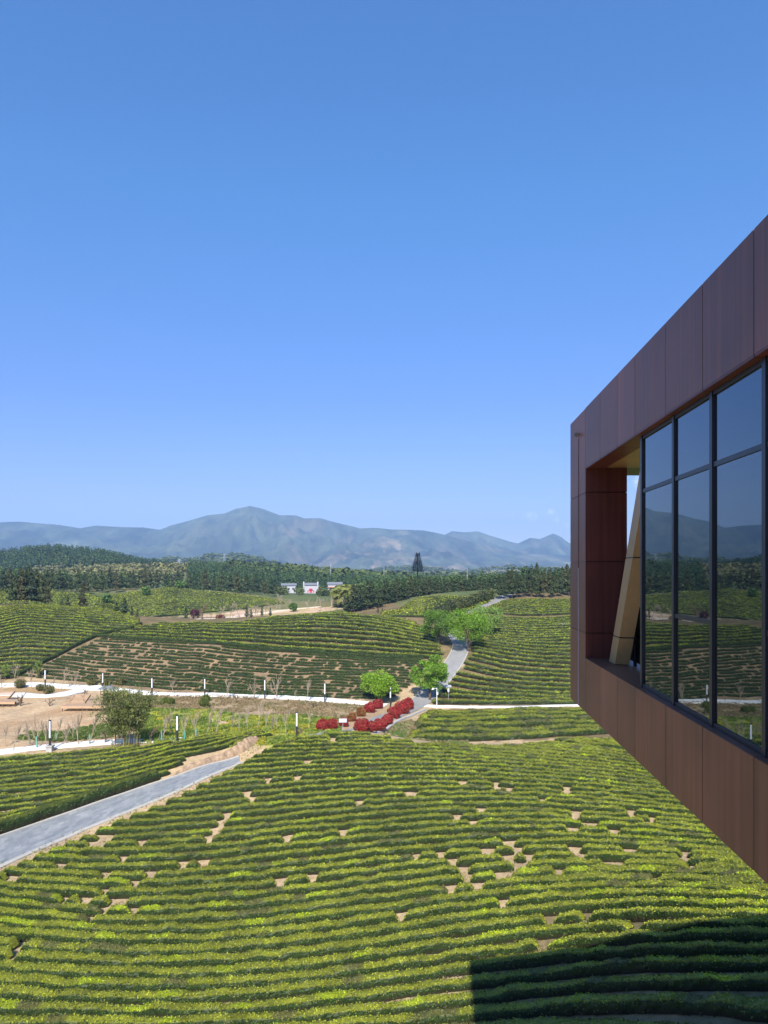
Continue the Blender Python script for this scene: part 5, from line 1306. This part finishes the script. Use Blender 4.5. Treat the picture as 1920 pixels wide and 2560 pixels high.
# window wall
mull = [y for y in seams if y <= 8.51]
for a, b in zip(mull[:-1], mull[1:]):
    if b < -6: continue
    w = FB(); o0, o1 = .072, .16
    w.pb(a-.03, a+.03, o0, o1, ZS+.006, ZF-.022)
    if b > 8.4: w.pb(b-.03, b+.03, o0, o1, ZS+.006, ZF-.022)
    bb = b-.031; aa = a+.031
    tz = .93
    w.pb(aa, bb, .082, .15, tz-.022, tz+.022)
    w.pb(aa, bb, .082, .15, ZS+.006, ZS+.05); w.pb(aa, bb, .082, .15, ZF-.06, ZF-.022)
    if 6.3 < a < 6.5 or 4.2 < a < 4.4: w.pb(aa, bb, .08, .15, -.50, -.458); 
    fo = bpart(w, 'window', M['dark_metal'])
    e1, e2 = random.uniform(-.0022, .0022), random.uniform(-.0022, .0022); g1 = FB(); g1.hexa([fp(aa+.001, .095+e1, ZS+.051), fp(aa+.001, .115, ZS+.051), fp(bb-.001, .115, ZS+.051), fp(bb-.001, .095-e1, ZS+.051), fp(aa+.001, .095+e1, tz-.023), fp(aa+.001, .115, tz-.023), fp(bb-.001, .115, tz-.023), fp(bb-.001, .095-e1, tz-.023)]); g2 = FB(); g2.pb(aa+.001, bb-.001, .095, .115, tz+.023, ZF-.061)
    for gq in (g1, g2):
        po = link('pane', gq.mesh('pane', M['glass'])); po.parent = fo
# glazing returning inward at the terrace, dark core
rt = FB(); rt.pb(8.42, 8.5, .17, 30, ZS+.006, ZF-.01); bpart(rt, 'return_glazing', M['glass'])
bw = FB(); bw.pb(-15.2, 8.4, 30.3, 30.6, ZS-.03, ZF+.03); bpart(bw, 'rear_wall', M['dark_metal'])
iw = FB(); iw.pb(-15.1, 8.38, 1.4, 1.5, ZS-.035, ZF+.03); bpart(iw, 'inner_wall', M['dark_metal'])
co = MB(); co.box(9, 15.5, -15, 3, -24.5, ZB-.01); bpart(co, 'support_core', M['grey_concrete'])
# slanted golden brace
def brace():
    A0 = np.array(fp(10.62, .36, ZS+.006)); A1 = np.array(fp(8.95, .40, ZF-.01))
    yv = np.array([.07, 1.0, 0]); xv = np.array([1.0, -.35, 0]); xv /= np.linalg.norm(xv); hx, hy = .10, .17
    f = FB(); n = 3
    cuts = [0, .14, .52, .90, 1.0]
    for a, b in zip(cuts[:-1], cuts[1:]):
        P = []
        for t in (a+.003, b-.003):
            c = A0*(1-t)+A1*t
            P += [c-xv*hx-yv*hy, c+xv*hx-yv*hy, c+xv*hx+yv*hy, c-xv*hx+yv*hy]
        f.hexa(P)
    bo = bpart(f, 'brace', M['gold'])
    P = []
    for c in (A0, A1): P += [c-xv*hx*.93-yv*hy*.93, c+xv*hx*.93-yv*hy*.93, c+xv*hx*.93+yv*hy*.93, c-xv*hx*.93+yv*hy*.93]
    g_ = FB(); g_.hexa(P); bpart(g_, 'brace_core', M['dark_metal'])
brace()
# terrace railing
rl = FB(); rl.pb(8.55, 11.2, .50, .55, -.50, -.455)
for y in (8.6, 9.5, 10.35, 11.15): rl.pb(y-.02, y+.02, .505, .545, ZS+.006, -.50)
ro = bpart(rl, 'railing', M['dark_metal'])
rg = FB()
for y0, y1 in ((8.64, 9.46), (9.54, 10.31), (10.39, 11.11)): rg.pb(y0, y1, .52, .53, ZS+.06, -.53)
po = link('rail_pane', rg.mesh('rail_pane', M['rail_glass'])); po.parent = ro
# bullet light and conduit on the column
cd = FB(); cd.pb(11.785, 11.80, -.012, -.001, ZB+.01, .02); bpart(cd, 'conduit', M['steel'])
cw = FB(); cw.pb(11.788, 11.796, -.008, -.001, .02, 2.2); bpart(cw, 'cable', M['clad_red'])
bl = MB()
bl.tube([fp(11.79, .0, 2.23), fp(11.79, -.03, 2.23)], .012, 8); bl.tube([fp(11.75, -.045, 2.22), fp(11.83, -.045, 2.24)], [.038, .03], 12)
bpart(bl, 'wall_camera', M['black_metal'], smooth=False)

# ------------------------------------------------------------------ haze, sky, sun, camera
def haze():
    b = MB(); b.box(-9500, 9500, -1000, 9600, -60, 620)
    o = b.build('haze', None); o['kind'] = 'stuff'; tag(o, 'thin blue air between the viewer and the mountains', 'haze')
    m = bpy.data.materials.new('haze_air'); nt = nodes(m); out = N(nt, 'ShaderNodeOutputMaterial')
    v = N(nt, 'ShaderNodeVolumePrincipled'); v.inputs['Color'].default_value = (.38, .63, 1, 1); v.inputs['Density'].default_value = HAZE; v.inputs['Anisotropy'].default_value = 0.0
    nt.links.new(v.outputs[0], out.inputs['Volume']); o.data.materials.append(m)
HAZE = 1.5e-4
haze()
Ls = Vector((1.73, 30.5, -26.55)).normalized()
sun = bpy.data.lights.new('sun', 'SUN'); sun.energy = 4.9; sun.angle = R(.5); sun.color = (1, .95, .87)
so_ = bpy.data.objects.new('sun', sun); COL.objects.link(so_); so_.rotation_euler = Ls.to_track_quat('-Z', 'Y').to_euler()
el = math.asin(-Ls.z); az = math.atan2(-Ls.x, -Ls.y) % (2*math.pi)
W = bpy.data.worlds.new('World'); scene.world = W; W.use_nodes = True; nt = W.node_tree; nt.nodes.clear(); L = nt.links.new
out = N(nt, 'ShaderNodeOutputWorld'); bg = N(nt, 'ShaderNodeBackground'); bg.inputs[1].default_value = .15
sky = N(nt, 'ShaderNodeTexSky', sky_type='NISHITA', sun_disc=False, sun_elevation=el, sun_rotation=az, altitude=200, air_density=1.0, dust_density=.3, ozone_density=5.0)
# a few small clouds low on the right
tc = N(nt, 'ShaderNodeTexCoord')
acc = None
for px, py, rad in [(1330, 1292, .009), (1378, 1281, .006), (1391, 1300, .005), (1416, 1315, .007), (1600, 1205, .012)]:
    d = Vector(((px-CX)/F, 1, -(py-HY)/F)).normalized()
    dt = N(nt, 'ShaderNodeVectorMath', operation='DISTANCE'); L(tc.outputs['Generated'], dt.inputs[0]); dt.inputs[1].default_value = d
    mr = N(nt, 'ShaderNodeMapRange', inp={'From Min': 0, 'From Max': rad, 'To Min': 1, 'To Max': 0}); L(dt.outputs['Value'], mr.inputs[0])
    if acc is None: acc = mr.outputs[0]
    else:
        ad = N(nt, 'ShaderNodeMath', operation='MAXIMUM'); L(acc, ad.inputs[0]); L(mr.outputs[0], ad.inputs[1]); acc = ad.outputs[0]
nz = N(nt, 'ShaderNodeTexNoise', inp={'Scale': 160, 'Detail': 5, 'Roughness': .6}); L(tc.outputs['Generated'], nz.inputs['Vector'])
nr = N(nt, 'ShaderNodeMapRange', inp={'From Min': .4, 'From Max': .68, 'To Min': 0, 'To Max': .55}); L(nz.outputs[0], nr.inputs[0])
mu = N(nt, 'ShaderNodeMath', operation='MULTIPLY'); L(acc, mu.inputs[0]); L(nr.outputs[0], mu.inputs[1])
mx = N(nt, 'ShaderNodeMix', data_type='RGBA'); L(mu.outputs[0], mx.inputs[0]); hs = N(nt, 'ShaderNodeHueSaturation', inp={'Saturation': 1.16, 'Value': .80, 'Hue': .508}); L(sky.outputs[0], hs.inputs['Color']); sp_ = N(nt, 'ShaderNodeSeparateXYZ'); L(tc.outputs['Generated'], sp_.inputs[0])
tr_ = ramp(nt, sp_.outputs['Z'], [(.10, (.66, .54, .64)), (.23, (.66, .62, .74)), (.46, (.75, .93, .92)), (.64, (.79, 1.0, 1.0))])
tm = N(nt, 'ShaderNodeMix', data_type='RGBA', blend_type='MULTIPLY'); tm.inputs[0].default_value = 1; L(hs.outputs[0], tm.inputs[6]); L(tr_, tm.inputs[7])
L(tm.outputs[2], mx.inputs[6]); mx.inputs[7].default_value = (8, 8.3, 8.8, 1)
L(mx.outputs[2], bg.inputs[0]); L(bg.outputs[0], out.inputs[0])

cam = bpy.data.cameras.new('camera'); co_ = bpy.data.objects.new('camera', cam); COL.objects.link(co_)
co_.location = (0, 0, 0); co_.rotation_euler = (R(90), 0, 0)
cam.sensor_fit = 'AUTO'; cam.sensor_width = 36; cam.lens = 36*F/2560; cam.shift_y = (HY-1280)/2560; cam.clip_start = .1; cam.clip_end = 30000
scene.camera = co_
# remove the unplaced patterns
for r_ in SAP+GN:
    for ch in list(r_.children): bpy.data.objects.remove(ch)
    bpy.data.objects.remove(r_)
vs = scene.view_settings; vs.view_transform = 'Standard'; vs.look = 'None'; vs.exposure = .95; vs.gamma = 1
cy = scene.cycles
cy.max_bounces = 6; cy.diffuse_bounces = 3; cy.glossy_bounces = 3; cy.transparent_max_bounces = 8; cy.volume_bounces = 0
cy.use_denoising = True
try: cy.denoiser = 'OPENIMAGEDENOISE'
except Exception: pass
try:
    cy.denoising_prefilter = 'ACCURATE'; cy.denoising_input_passes = 'RGB_ALBEDO_NORMAL'
except Exception: pass
